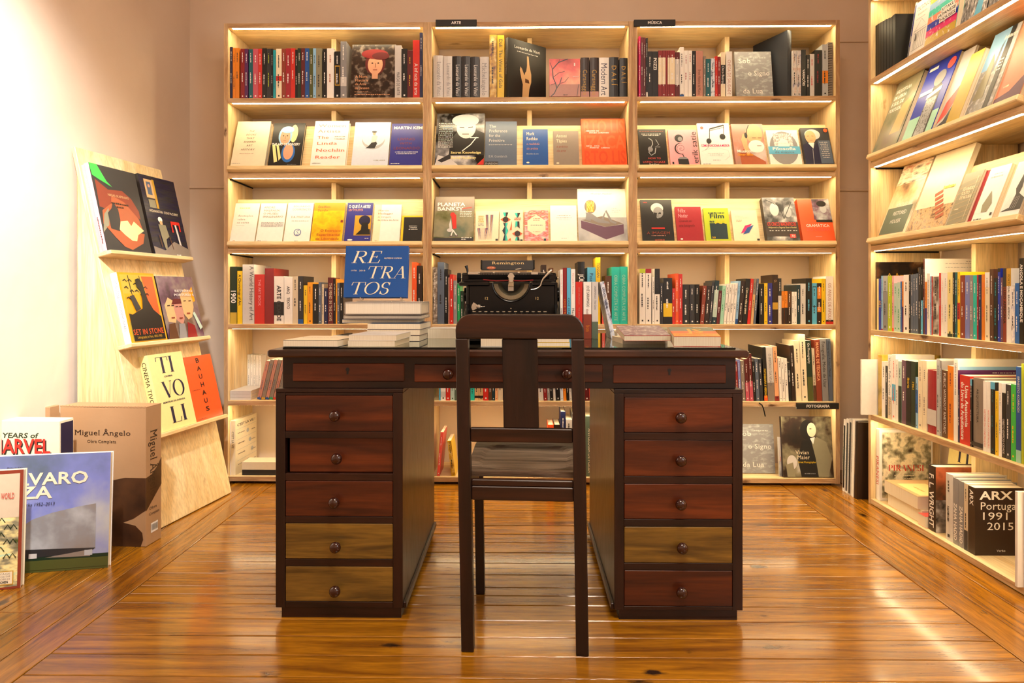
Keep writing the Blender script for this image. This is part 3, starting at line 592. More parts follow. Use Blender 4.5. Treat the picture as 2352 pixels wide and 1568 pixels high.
ART = dict(
 janson=T_(('p', '~dark', [(0, 0), (1, 0), (1, 1), (0, 1)]), *face_blob('skin', .54, .62, 1.35, 'maroon'), ('e', 'dark_red', .52, .82, .30, .09), ('e', 'maroon', .66, .78, .2, .07),
   ('t', 'A Nova', .10, .37, .045, 'peach', 'f', .28), ('t', 'História', .10, .30, .045, 'peach', 'f', .30), ('t', 'da Arte', .10, .23, .045, 'peach', 'f', .26), ('t', 'de Janson', .10, .155, .045, 'peach', 'f', .33), ('d', 'peach', .1, .10, .3, .008), ('d', 'peach', .1, .05, .8, .01)),
 vinci=T_(('t', 'Leonardo da Vinci', .16, .855, .045, 'white', 'f', .68), ('d', 'light_grey', .23, .80, .55, .014), ('p', 'tan', [(.36, 0), (.52, 0), (.55, .2), (.60, .33), (.60, .46), (.55, .62), (.53, .76), (.49, .76), (.49, .6), (.47, .5), (.44, .47), (.42, .42), (.36, .52), (.32, .56), (.30, .5), (.34, .36), (.38, .26)]), ('p', 'brown', [(.44, .3), (.55, .3), (.53, .36), (.44, .37)]), ('d', 'white', .7, .03, .2, .012)),
 tree=T_(('r', photo('red_sky', ['dark_red', 'coral', 'peach'], 7), 0, .3, 1, 1), ('r', 'dusty_pink', 0, 0, 1, .32), *[('l', 'dark_slate', p, w) for p, w in (([(.05, 0), (.16, .08), (.24, .22), (.2, .35), (.12, .5), (.1, .72), (.3, .9), (.6, .99)], .03), ([(.24, .22), (.34, .34), (.4, .5)], .025), ([(.12, .5), (.3, .62), (.5, .66)], .014), ([(.1, .72), (.02, .9)], .014), ([(.3, .9), (.34, .98)], .012), ([(.34, .34), (.5, .38), (.62, .5)], .012), ([(.2, .35), (.05, .3)], .012), ([(.9, 0), (.93, .2), (.96, .32)], .014))], ('t', 'HIROSHIGE', .76, .5, .04, 'white', 's', .2), ('d', 'white', .8, .8, .04, .1), ('d', 'black', .45, .03, .15, .02)),
 lua=T_(('r', photo('grey_water', ['grey', 'grey', 'silver'], 34, (1, 1, 2), .5), 0, 0, 1, 1), ('t', 'Sob', .10, .76, .095, 'white', 'f', .34), ('t', 'o Signo', .34, .50, .095, 'white', 'f', .60), ('t', 'da Lua', .18, .13, .095, 'white', 'f', .55), ('d', 'white', .5, .86, .35, .015)),
 books=T_(('t', 'THE', .40, .76, .035, 'brown', 'f', .15, 'l', .2), ('t', 'BOOKS', .32, .68, .035, 'brown', 'f', .30, 'l', .2), ('t', 'THAT', .34, .60, .035, 'brown', 'f', .24, 'l', .2), ('t', 'SHAPED', .28, .52, .035, 'brown', 'f', .36, 'l', .2), ('t', 'ART', .38, .44, .035, 'brown', 'f', .18, 'l', .2), ('t', 'HISTORY', .24, .35, .035, 'brown', 'f', .40, 'l', .2), ('d', 'brown_red', .22, .28, .42, .008), ('d', 'grey', .04, .06, .25, .01)),
 forge=T_(('e', 'pale_yellow', .68, .76, .12, .2), *face_blob('skin', .42, .68, 1.25, 'light_blue'), ('e', 'light_blue', .48, .84, .2, .08), ('r', 'black', 0, .0, 1, .5), *[(a[0], a[1], 1 - a[2], 1.02 - a[3], a[4], a[5]) for a in face_blob('skin', .42, .68, 1.25, 'mid_blue')[:2]], ('p', 'pale_yellow', [(.05, .5), (.14, .5), (.28, .12), (.18, .1)]), ('p', 'pale_yellow', [(.18, .5), (.25, .5), (.38, .2), (.32, .14)]), ('t', 'THE ART OF FORGERY', .04, .48, .05, 'white', 'b', .88), ('d', 'grey', .6, .05, .3, .008)),
 women=T_(*[('t', t, .12, y, .062, c, 'f', w) for t, y, c, w in (('Women', .86, 'taupe', .80), ('Artists', .74, 'taupe', .66), ('The', .60, 'vermilion', .34), ('Linda', .47, 'vermilion', .60), ('Nochlin', .32, 'vermilion', .84), ('Reader', .17, 'vermilion', .72))], ('d', 'grey', .62, .64, .3, .02), ('d', 'grey', .62, .59, .3, .02), ('d', 'black', .06, .06, .26, .014)),
 circle=T_(('e', 'silver', .55, .62, .32, .22), ('e', 'pale_blue', .55, .655, .315, .19), ('r', 'pale_blue', .2, .62, .9, .64), ('p', 'charcoal', [(.34, .42), (.60, .42), (.66, .52), (.62, .58), (.50, .54), (.42, .46)]), ('p', 'light_grey', [(.50, .54), (.62, .56), (.66, .68), (.58, .72), (.50, .68)]), ('e', 'skin', .56, .74, .04, .032), ('e', 'charcoal', .56, .78, .07, .02), ('d', 'khaki', .6, .15, .32, .012)),
 kemp=T_(('t', 'MARTIN KEMP', .06, .87, .06, 'white', 'b', .98), ('t', 'LIVING', .20, .61, .055, 'brown_red', 's', .55), ('t', 'WITH', .28, .51, .055, 'brown_red', 's', .38), ('t', 'LEONARDO', .10, .40, .055, 'brown_red', 's', .82), ('d', 'white', .16, .33, .7, .02), ('d', 'white', .2, .29, .6, .02), ('d', 'white', .05, .07, .28, .018)),
 hockney=T_(('r', photo('bw_portrait', ['black', 'black', 'grey', 'white'], 9, (1, 1, 1), .2), 0, 0, 1, 1), ('p', 'black', [(.28, .2), (1, .2), (1, .62), (.72, .72), (.45, .66), (.3, .5)]), ('e', 'light_grey', .62, .72, .2, .2), ('e', 'silver', .6, .86, .28, .12), ('l', 'dark_brown', [(.48, .73), (.58, .72)], .02), ('l', 'dark_brown', [(.66, .72), (.76, .74)], .02), ('l', 'brown', [(.54, .6), (.68, .6)], .016), ('l', 'white', [(.55, .28), (.72, .4), (.84, .54)], .02), ('l', 'white', [(.7, .53), (.88, .53)], .016), *[('d', 'white', .05, .80 - .038 * i, .30, .014) for i in range(13)], ('p', 'light_grey', [(.0, .0), (.5, 0), (.3, .14), (.06, .2)]), ('p', 'charcoal', [(.06, .1), (.3, .22), (.34, .14), (.14, .06)]), ('t', 'Secret Knowledge', .32, .225, .040, 'pale_yellow', 'b', .62), ('t', 'David Hockney', .32, .13, .042, 'pale_yellow', 'b', .52), ('p', 'red', [(.86, .02), (1, .02), (1, .14)])),
 gombrich=T_(('t', 'The', .12, .86, .062, 'light_grey', 'f', .22), ('t', 'Preference', .12, .755, .062, 'light_grey', 'f', .58), ('t', 'for the', .12, .65, .062, 'light_grey', 'f', .36), ('t', 'Primitive', .12, .545, .062, 'light_grey', 'f', .50), ('d', 'light_grey', .12, .47, .74, .012), ('t', 'E.H. Gombrich', .12, .20, .05, 'silver', 'f', .58), ('r', 'charcoal', 0, .03, .42, .11), ('t', 'PHAIDON', .02, .05, .04, 'silver', 's', .38)),
 rothko=T_(('t', 'Mark', .14, .84, .08, 'cream', 'f', .32), ('t', 'Rothko', .14, .71, .08, 'cream', 'f', .46), ('t', 'a realidade', .14, .58, .06, 'dusty_pink', 's', .52, 'l', .25), ('t', 'do artista', .14, .46, .06, 'dusty_pink', 's', .46, 'l', .25), ('t', 'filosofias da arte', .14, .33, .04, 'silver', 's', .48, 'l', .2), ('e', 'cream', .2, .12, .06, .02)),
 tapies=T_(('t', 'Antoni', .12, .82, .08, 'cream', 'f', .42), ('t', 'Tàpies', .12, .68, .08, 'cream', 'f', .42), ('t', 'a prática', .12, .54, .06, 'brown_red', 's', .44, 'l', .25), ('t', 'da arte', .12, .42, .06, 'brown_red', 's', .36, 'l', .25), ('e', 'cream', .16, .11, .06, .02)),
 souza=T_(('t', 'RTO·LIS', .04, .70, .26, 'light_vermilion', 'b', .94), ('t', 'IZACA', .04, .37, .26, 'light_vermilion', 'b', .94), ('t', 'RTO·LIS', .04, .05, .26, 'deep_vermilion', 'b', .94), ('t', 'AMADEO DE', .10, .72, .028, 'white', 'b', .3), ('t', 'SOUZA CARDOSO', .18, .68, .028, 'white', 'b', .45), ('t', '2016 — 1916', .10, .40, .025, 'white', 'b', .3), ('t', 'PORTO · LISBOA', .18, .36, .025, 'white', 'b', .45)),
 jazz=T_(('d', 'brown_red', .05, .93, .88, .02), ('d', 'light_grey', .12, .86, .7, .02), ('d', 'light_grey', .16, .82, .6, .02), ('l', 'silver', [(.36, .76), (.48, .7), (.50, .6), (.42, .5), (.34, .38), (.42, .3), (.56, .36), (.60, .5)], .03), ('l', 'silver', [(.62, .72), (.72, .58), (.58, .52), (.76, .52)], .02), ('e', 'grey', .40, .46, .09, .07), ('t', 'HOW TO', .30, .20, .045, 'coral', 's', .45), ('t', 'LISTEN TO JAZZ', .10, .10, .05, 'coral', 's', .80), ('t', 'Ted Gioia', .32, .035, .04, 'white', 'b', .35)),
 satie=T_(('e', 'silver', .36, .76, .22, .155), ('e', 'pink', .36, .76, .20, .14), ('e', 'charcoal', .36, .76, .15, .105), ('e', 'grey', .40, .74, .08, .06), ('e', 'black', .38, .48, .2, .15), ('e', 'pink', .41, .48, .185, .14), *[('l', 'charcoal', [(.41 + r * math.cos(t * .5), .48 + r * .75 * math.sin(t * .5)) for t, r in [(k, .008 * k) for k in range(22)]], .012)], ('l', 'charcoal', [(.44, .33), (.48, .25), (.56, .24)], .03), ('p', 'charcoal', [(.26, .2), (.62, .2), (.64, .04), (.28, .06)]), ('p', 'grey', [(.26, .2), (.62, .2), (.54, .25), (.34, .25)]), ('r', 'charcoal', .06, .06, .12, .12)),
 musica=T_(('e', 'coral', .14, .89, .05, .035), ('l', 'black', [(.34, .62), (.38, .86)], .02), ('l', 'black', [(.80, .70), (.84, .95)], .02), ('l', 'black', [(.38, .86), (.84, .95)], .05), ('l', 'black', [(.38, .82), (.83, .90)], .012), ('e', 'charcoal', .32, .58, .08, .06), ('e', 'black', .76, .68, .09, .065), ('t', 'COMO FUNCIONA A MÚSICA', .06, .45, .05, 'magenta', 'b', .88), ('l', 'silver', [(.06, .34), (.3, .4), (.6, .42), (.88, .36), (.92, .24), (.76, .14)], .008), ('d', 'silver', .24, .29, .5, .014), ('d', 'silver', .3, .25, .4, .014), ('d', 'silver', .38, .13, .25, .02), ('d', 'silver', .06, .04, .25, .03), ('l', 'black', [(.32, .56), (.26, .42), (.16, .36)], .01)),
 sacks=T_(('p', 'dusty_pink', [(0, 0), (1, 0), (1, 1), (0, 1)]), ('r', photo('soft_brown', ['taupe', 'dusty_pink', 'light_grey'], 6), 0, 0, 1, 1), ('e', 'peach', .70, .76, .27, .23), ('e', 'white', .72, .46, .25, .15), ('p', 'rust', [(.18, 0), (.16, .3), (.34, .42), (.5, .3), (.95, .1), (.95, 0)]), ('p', 'peach', [(.32, .4), (.26, .62), (.34, .76), (.46, .72), (.44, .5), (.5, .3), (.42, .24)]), ('l', 'charcoal', [(.44, .7), (.48, .86), (.56, .97)], .03), ('e', 'charcoal', .43, .72, .05, .07), ('l', 'dark_brown', [(.62, .66), (.74, .66)], .014), ('l', 'dark_brown', [(.8, .66), (.92, .66)], .014), ('l', 'brown_red', [(.74, .47), (.88, .47)], .018), ('t', 'Musicofilia', .08, .31, .065, 'white', 'b', .62), ('t', 'Oliver Sacks', .08, .235, .05, 'amber', 'b', .50)),
 filo=T_(('e', 'grey', .50, .5, .45, .46), ('r', photo('bw_ring', ['charcoal', 'white', 'grey', 'white'], 60), .2, .55, .8, .9), ('e', 'white', .50, .55, .18, .2), ('r', 'sky', 0, .33, 1, .54), ('t', 'Filosofia', .12, .44, .075, 'white', 'b', .74), ('t', 'da música', .18, .355, .06, 'slate', 's', .62), ('d', 'silver', .3, .62, .4, .01)),
 bach=T_(('e', 'light_grey', .40, .82, .28, .14), ('e', 'peach', .32, .76, .19, .17), ('l', 'dark_brown', [(.2, .78), (.27, .785)], .014), ('l', 'dark_brown', [(.36, .785), (.43, .78)], .014), ('l', 'brown_red', [(.27, .67), (.38, .67)], .014), ('p', 'white', [(.2, .6), (.42, .6), (.34, .42)]), ('p', 'ink', [(.0, .0), (.8, 0), (.78, .4), (.5, .6), (.36, .44), (.18, .6), (0, .55)]), ('l', 'light_grey', [(.33, .44), (.28, .0)], .012), ('r', 'slate', .55, .06, .98, .66), *[('d', 'light_grey', .6 + .02 * (i % 3), .6 - .05 * i, .3 - .03 * (i % 3), .022) for i in range(9)], ('e', 'vermilion', .88, .92, .07, .05)),
 cores=T_(('d', 'pale_yellow', .2, .86, .42, .04), ('t', 'Anotações', .18, .66, .045, 'taupe', 'f', .62), ('t', 'sobre', .18, .57, .045, 'taupe', 'f', .32), ('t', 'as cores', .18, .49, .045, 'taupe', 'f', .5), ('l', 'grey', [(.16, .44), (.5, .44)], .008), ('t', '70', .12, .04, .035, 'gold', 's', .1)),
 malraux=T_(*[('t', t, .14, y, .048, 'taupe', 's', w) for t, y, w in (('ANDRÉ', .87, .42), ('MALRAUX', .79, .62), ('O MUSEU', .71, .58), ('IMAGINÁRIO', .635, .78))], *[('d', 'grey', .12, .5 - .03 * i, .84, .016) for i in range(4)], ('t', '70', .06, .03, .04, 'charcoal', 's', .14), ('l', 'grey', [(.25, .05), (.45, .05)], .008)),
 pintura=T_(('t', 'EDUARDO', .22, .89, .04, 'grey', 'f', .66), ('t', 'LOURENÇO', .2, .81, .045, 'grey', 'f', .7), ('t', 'DA PINTURA', .18, .62, .045, 'taupe', 'f', .74), ('d', 'grey', .22, .54, .66, .01), ('e', 'blue', .5, .26, .14, .085), ('e', 'white', .5, .26, .115, .07), ('l', 'blue', [(.56, .31), (.46, .29), (.52, .25), (.56, .22), (.45, .21)], .022), ('d', 'grey', .42, .04, .14, .016)),
 delfim=T_(('r', photo('amber_mottle', ['amber', 'yellow', 'amber', 'orange'], 12), 0, 0, 1, .8), ('t', 'Delfim', .12, .87, .055, 'brown_red', 's', .40), ('t', 'Sardo', .12, .78, .055, 'brown_red', 's', .34), ('t', 'O Exercício', .28, .27, .055, 'brown_red', 's', .66), ('t', 'Experimental', .17, .17, .055, 'brown_red', 's', .76), ('t', 'da Liberdade', .15, .07, .055, 'brown_red', 's', .76), ('r', 'brown_red', .9, .5, .98, .56)),
 queearte=T_(('t', 'O QUE É A ARTE?', .06, .87, .07, 'white', 'b', .84), ('t', 'LEV TOLSTÓI', .06, .79, .05, 'dusty_pink', 'b', .56), ('r', 'gold', .34, .18, .98, .68), ('e', 'ink', .72, .55, .22, .13), ('p', 'black', [(.6, .28), (.9, .28), (.86, .5), (.62, .5)]), ('p', 'black', [(.42, .2), (.98, .2), (.94, .34), (.6, .32)]), ('e', 'white', .22, .07, .1, .02), ('d', 'light_grey', .78, .1, .15, .02)),
 origem=T_(('r', 'cream', .0, 0, .26, 1), ('t', 'Martin', .14, .82, .045, 'brown_red', 'f', .4), ('t', 'Heidegger', .14, .74, .045, 'brown_red', 'f', .56), ('t', 'A Origem', .14, .65, .045, 'taupe', 'f', .5), ('t', 'da Obra de Arte', .14, .57, .045, 'taupe', 'f', .78), ('t', '70', .08, .03, .035, 'brown_red', 's', .12)),
 minha=T_(('r', 'black', .1, .0, 1, .94), ('t', 'Camilo Castro', .35, .6, .035, 'white', 'f', .4), ('t', 'a história', .4, .54, .035, 'white', 'b', .34), ('t', 'da minha flor', .35, .48, .035, 'white', 'b', .44)),
 banksy=T_(('r', G('green_wall', ['dark_green', 'olive', 'khaki'], 10), 0, 0, 1, .78), ('r', 'taupe', 0, .66, 1, 1), ('r', G('green_wall2', ['olive', 'khaki', 'grey_green'], 10), 0, .12, 1, .68), ('r', 'charcoal', 0, 0, 1, .1), ('t', 'PLANETA', .06, .79, .075, 'white', 'b', .70), ('t', 'BANKSY', .06, .69, .075, 'white', 'b', .66), ('l', 'coral', [(.68, .73), (.94, .76)], .03), *[('d', 'white', .64, .66 - .035 * i, .3, .014) for i in range(4)], ('e', 'red', .46, .60, .06, .05), ('p', 'red', [(.42, .6), (.55, .6), (.57, .3), (.48, .29)]), ('p', 'light_grey', [(.42, .52), (.46, .28), (.40, .26), (.38, .38)]), ('e', 'light_grey', .40, .26, .07, .04), ('l', 'white', [(.46, .28), (.52, .22), (.58, .15)], .03), ('l', 'white', [(.50, .26), (.46, .2), (.44, .14)], .03), ('l', 'plum', [(.40, .13), (.48, .13)], .02), ('l', 'plum', [(.54, .13), (.61, .14)], .02), ('t', 'Banksy', .4, .04, .02, 'white', 's', .0001), ('d', 'white', .7, .09, .26, .016), ('d', 'white', .7, .055, .12, .016)),
 zigzag=T_(*[('l', c, [(x0 + dx, .08 if j % 2 else y1) if False else (x0 + dx + .055 * j, (.1 if j % 2 else y1)) for j in range(n)], .022) for x0, y1, n in ((.10, .46, 7), (.44, .88, 5)) for dx, c in ((0, 'indigo'), (.028, 'rust'), (.056, 'plum'), (.084, 'indigo'))], *[('d', 'gold', .12, .82 - .06 * i, .24, .03) for i in range(4)], ('d', 'slate', .12, .57, .24, .02), ('d', 'slate', .12, .52, .24, .02), ('r', 'charcoal', .87, .06, .97, .12)),
 shapes=T_(*[q for x, yy in ((.26, 0), (.76, -.02)) for q in (('p', 'turquoise', [(x - .12, .92 + yy), (x, .92 + yy), (x, .74), (x - .06, .8)]), ('p', 'black', [(x, .92 + yy), (x + .12, .92 + yy), (x + .06, .8), (x, .74)]))], ('p', 'vermilion', [(.04, .70), (.26, .80), (.48, .70), (.26, .60)]), ('e', 'dark_brown', .26, .70, .12, .085), ('p', 'dark_teal', [(.16, .6), (.36, .6), (.30, .48), (.38, .36), (.30, .24), (.36, .06), (.14, .06), (.22, .24), (.12, .36), (.22, .48)]), ('p', 'turquoise', [(.26, .6), (.36, .6), (.30, .48), (.38, .36), (.30, .24), (.36, .06), (.26, .06)]), ('p', 'turquoise', [(.68, .64), (.76, .64), (.76, .5), (.70, .48), (.66, .42)]), ('p', 'black', [(.76, .64), (.84, .64), (.86, .42), (.76, .5)]), ('p', 'vermilion', [(.54, .27), (.76, .37), (.98, .27), (.76, .17)]), ('e', 'dark_brown', .76, .27, .12, .085), ('p', 'turquoise', [(.66, .06), (.76, .06), (.76, .18), (.70, .16)]), ('p', 'black', [(.76, .06), (.86, .06), (.82, .16), (.76, .18)]), ('p', 'vermilion', [(.52, .38), (.44, .38), (.53, .66)]), ('p', 'vermilion', [(.36, .06), (.50, .06), (.47, .14)]), ('d', 'coral', .62, .72, .3, .03), ('d', 'coral', .62, .68, .3, .03), ('r', 'black', .88, .04, .98, .09)),
 marble=T_(('r', photo('pink_marble', ['cream', 'pink', 'coral', 'cream'], 30, (1, 1, 3)), 0, 0, 1, 1), ('p', 'cream', [(.5, .86), (.88, .68), (.88, .38), (.5, .22), (.12, .38), (.12, .68)]), ('d', 'coral', .36, .73, .3, .02), ('d', 'coral', .36, .68, .3, .02), ('d', 'slate', .26, .53, .5, .02), ('d', 'coral', .36, .33, .3, .014), ('r', 'dark_teal', .8, .06, .9, .13)),
 blank=T_(('d', 'grey', .26, .72, .5, .014), ('d', 'grey', .22, .66, .58, .014), ('d', 'grey', .32, .61, .4, .008), ('d', 'grey', .4, .12, .22, .01)),
 human=T_(('r', G('gray_floor', ['grey', 'silver', 'light_grey'], 9), 0, 0, 1, .46), ('p', 'plum', [(.06, .40), (.55, .28), (.93, .33), (.93, .16), (.56, .05), (.06, .26)]), ('p', 'taupe', [(.06, .41), (.5, .48), (.93, .34), (.56, .28)]), ('e', 'taupe', .26, .66, .12, .13), ('r', photo('straw', ['brown', 'mustard', 'pale_yellow'], 60, (4, 4, 1)), .18, .56, .34, .76), ('p', 'grey', [(.16, .55), (.3, .52), (.42, .44), (.62, .38), (.66, .34), (.4, .36), (.28, .42), (.22, .42), (.18, .4)]), ('l', 'grey', [(.5, .42), (.58, .58), (.68, .38), (.78, .35)], .05), ('l', 'grey', [(.19, .53), (.17, .42), (.26, .4)], .04), ('t', 'Human Factor', .28, .89, .026, 'grey', 's', .44), ('d', 'silver', .7, .62, .1, .01), ('d', 'silver', .7, .585, .18, .01), ('d', 'silver', .7, .55, .14, .01)),
 imagem=T_(('e', 'light_grey', .52, .80, .2, .12), ('e', 'grey', .55, .70, .16, .13), ('p', 'black', [(.4, .7), (.56, .68), (.5, .5), (.4, .5)]), ('e', 'black', .6, .68, .04, .02), ('l', 'silver', [(.52, .68), (.5, .58), (.54, .56)], .02), ('t', 'VEGA', .08, .92, .025, 'red', 'b', .14), ('r', 'red', .3, .315, .72, .345), ('t', 'A IMAGEM', .14, .19, .06, 'brown_red', 'f', .74), ('d', 'dusty_pink', .28, .15, .46, .014), ('d', 'brown_red', .38, .04, .3, .04)),
 nadar=T_(('t', 'Félix', .10, .84, .10, 'pink', 'f', .30), ('t', 'Nadar', .10, .70, .10, 'pink', 'f', .38), ('t', 'Quando eu', .10, .57, .07, 'maroon', 's', .5, 'l', .25), ('t', 'era fotógrafo', .10, .44, .07, 'maroon', 's', .6, 'l', .25), ('e', 'white', .16, .1, .05, .02)),
 film=T_(('r', 'dark_teal', .2, .10, .88, .56), ('d', 'dark_teal', .18, .84, .66, .035), ('t', 'Film', .22, .70, .13, 'dark_teal', 'b', .6), ('t', 'as', .20, .58, .07, 'dark_teal', 'b', .2), ('t', 'Art', .42, .54, .13, 'yellow', 'b', .46), ('t', '50', .24, .12, .05, 'yellow', 's', .14)),
 losango=T_(('t', 'A Fábrica', .14, .80, .022, 'taupe', 's', .3), ('t', 'Cinematográfica', .14, .75, .022, 'taupe', 's', .52), ('d', 'coral', .16, .68, .22, .014), ('d', 'coral', .16, .64, .22, .014), ('p', 'magenta', [(.28, .28), (.48, .52), (.76, .58), (.52, .34)]), ('p', 'blue', [(.36, .25), (.56, .46), (.82, .54), (.6, .3)]), ('r', 'black', .88, .06, .98, .12)),
 cinco=T_(('r', photo('bw_crowd', ['black', 'charcoal', 'grey', 'white'], 14), 0, 0, 1, 1), ('e', 'light_grey', .34, .72, .14, .15), ('e', 'silver', .74, .66, .12, .12), ('l', 'black', [(.1, .95), (.5, .8), (.6, .5)], .02), ('l', 'black', [(.9, .9), (.6, .5)], .02), ('r', 'dark_brown', 0, .10, 1, .42), ('t', 'OS CINCO MAGNÍFICOS', .06, .34, .08, 'red', 'b', .88), ('t', 'Hollywood e a Segunda Guerra Mundial', .08, .285, .035, 'pale_yellow', 's', .86), *[('d', 'light_grey', .1 + .18 * i, .22, .12, .02) for i in range(5)], ('r', 'red', .7, .06, .88, .15), ('t', '70', .73, .07, .06, 'white', 's', .12)),
 gram=T_(('r', 'vermilion', 0, .5, .45, 1), ('r', photo('bw_film', ['black', 'plum', 'silver', 'white'], 12), .45, .5, 1, 1), ('e', 'silver', .78, .76, .1, .1), ('e', 'black', .74, .88, .15, .07), ('r', 'black', .5, .44, 1, .5), ('t', 'GRAMÁTICA', .16, .33, .06, 'white', 'f', .72), ('t', 'DO CINEMA', .16, .24, .06, 'coral', 'f', .72), ('d', 'pink', .4, .1, .2, .012)),
 niki=T_(('p', 'brown_red', [(.06, .82), (.3, .72), (.6, .74), (.78, .66), (.9, .52), (.9, .42), (.6, .5), (.34, .56), (.24, .48), (.04, .5)]), ('p', 'rust', [(.08, .46), (.3, .56), (.34, .66), (.6, .60), (.86, .42), (.9, .3), (.7, .2), (.3, .22), (.04, .3)]), ('p', 'bright_green', [(0, 1), (.16, 1), (.3, .82), (.4, .76), (.16, .82), (.02, .86)]), ('p', 'khaki', [(0, .2), (.1, .42), (.22, .5), (.16, .3)]), ('p', 'rust', [(.08, .28), (.3, .24), (.6, .26), (.92, .24), (.84, .12), (.56, .03), (.4, .06), (.24, .16)]), ('p', 'charcoal', [(.18, .26), (.18, .44), (.28, .50), (.34, .58), (.42, .50), (.42, .38), (.36, .24)]), ('p', 'pale_yellow', [(.36, .26), (.42, .36), (.58, .38), (.64, .32), (.72, .38), (.92, .28), (.76, .22), (.70, .14), (.6, .14), (.46, .2)]), ('t', 'NIKIAS SKAPINAKIS', .26, .645, .028, 'tan', 's', .46), ('d', 'dark_brown', .3, .56, .38, .018), ('d', 'dark_brown', .4, .52, .16, .018)),
 afghan=T_(('r', photo('dark_shed', ['black', 'ink', 'charcoal', 'black'], 30, (.3, .3, 4)), 0, 0, 1, 1), ('r', 'gold', .34, .60, .40, .96), ('r', 'tan', .12, .72, .34, .95), ('r', 'slate', .17, .76, .29, .92), ('e', 'skin', .23, .87, .03, .02), ('r', 'khaki', .14, .6, .32, .7), ('t', 'AFGHANISTAN  STEVE McCURRY', .10, .545, .03, 'cream', 's', .80), ('e', 'white', .34, .46, .06, .035), ('e', 'tan', .35, .42, .04, .03), ('p', 'khaki', [(.26, .4), (.46, .4), (.5, .26), (.4, .22), (.38, .1), (.32, .1), (.28, .26)]), ('r', 'red', .62, .32, .66, .44), ('r', 'red', .62, .42, .88, .46), ('r', 'red', .84, .34, .88, .44), ('l', 'light_grey', [(.74, .42), (.76, .3), (.78, .16)], .05), ('p', 'taupe', [(0, 0), (1, 0), (1, .12), (.6, .2), (.3, .08), (0, .12)]), ('l', 'brown', [(.22, .26), (.24, .12)], .02), ('l', 'brown', [(.5, .26), (.54, .1)], .02), ('d', 'white', .6, .03, .12, .012)),
 stone=T_(('r', 'amber', 0, 0, 1, 1), ('r', 'mustard', .05, .02, .95, .97), ('r', 'amber', .07, .3, .62, .7), ('p', 'vermilion', [(.62, .95), (.94, .95), (.94, .4), (.72, .3)]), ('l', 'black', [(.26, .96), (.28, .6)], .02), ('l', 'black', [(.56, .96), (.64, .6)], .016), *[('l', 'black', [(.1 + .13 * (i % 5), .88 - .05 * (i // 2)), (.16 + .13 * (i % 5), .90 - .05 * (i // 2)), (.2 + .13 * (i % 5), .87 - .05 * (i // 2))], .02) for i in range(12)], ('p', 'black', [(.07, .03), (.94, .03), (.94, .36), (.76, .46), (.66, .6), (.62, .74), (.60, .86), (.52, .92), (.42, .90), (.42, .8), (.5, .74), (.5, .6), (.46, .48), (.3, .44), (.16, .40), (.07, .42)]), ('p', 'charcoal', [(.18, .66), (.3, .68), (.42, .48), (.28, .44)]), ('t', 'SET IN STONE', .08, .115, .075, 'vermilion', 'f', .84), ('t', 'Lithography in Paris, 1815-1900', .16, .06, .035, 'gold', 's', .68)),
 retrato=T_(('r', photo('brown_paint', ['dark_brown', 'plum', 'taupe', 'brown'], 8), 0, 0, 1, 1), ('p', 'tan', [(.10, .28), (.08, .54), (.2, .66), (.34, .6), (.36, .4), (.28, .26)]), ('p', 'dusty_pink', [(.32, .3), (.30, .56), (.40, .62), (.54, .56), (.54, .32), (.46, .22)]), ('p', 'maroon', [(.26, .55), (.34, .64), (.58, .64), (.56, .56)]), ('p', 'tan', [(.54, .4), (.54, .7), (.7, .8), (.88, .76), (.86, .5), (.76, .34), (.64, .3)]), ('p', 'amber', [(.82, .76), (.92, .84), (.94, .6), (.88, .58)]), *[('l', 'dark_brown', [(x, y), (x + .07, y + .005)], .016) for x, y in ((.14, .53), (.25, .53), (.35, .51), (.45, .51), (.60, .60), (.74, .60))], *[('l', 'brown_red', [(x, y), (x + .09, y)], .022) for x, y in ((.18, .34), (.39, .33), (.62, .40))], ('p', 'brown', [(0, 0), (.26, 0), (.24, .26), (.08, .24)]), ('p', 'grey', [(.28, 0), (.48, 0), (.5, .24), (.34, .24)]), ('p', 'dark_red', [(.5, 0), (.78, 0), (.76, .2), (.58, .26)]), ('p', 'pale_green', [(.78, .4), (.9, .12), (.98, .16), (.84, .42)]), ('t', 'RETRATO', .40, .745, .035, 'light_grey', 'b', .5), ('t', 'PORTUGUÊS', .36, .68, .035, 'light_grey', 'b', .56)),
 tivoli=T_(('t', 'TI', .20, .74, .215, 'ink', 'd', .50), ('t', 'VO', .22, .415, .215, 'ink', 'd', .64), ('t', 'LI', .28, .08, .215, 'ink', 'd', .50), ('t', 'CINEMA', .34, .685, .02, 'ink', 'b', .24), ('t', 'MEMÓRIAS DA AVENIDA', .16, .352, .02, 'ink', 'b', .64)),
 bauhaus=T_(*[('t', c, .46, .89 - .128 * i, .07, 'dark_brown', 'b', .14, 'c') for i, c in enumerate('BAUHAUS')], ('d', 'brown', .06, .47, .28, .008), ('d', 'brown', .04, .02, .3, .01)),
 whitec=T_(('r', 'white', 0, 0, 1, 1), ('d', 'silver', .3, .93, .5, .01), ('d', 'silver', .3, .88, .5, .01), ('d', 'grey', .6, .96, .1, .01)),
 lisboa=T_(('r', 'white', 0, 0, 1, 1), ('r', 'light_blue', .02, .87, 1, .91), ('r', 'purple', 0, 0, 1, .87), ('d', 'light_grey', .5, .83, .4, .014)),
 arq=T_(('r', photo('brown_vault', ['dark_brown', 'black', 'brown', 'tan'], 9), 0, 0, 1, 1), ('t', 'Pedro Dias', .64, .86, .05, 'gold', 'f', .3), ('t', 'A Arquitectura', .16, .76, .075, 'gold', 'f', .8)),
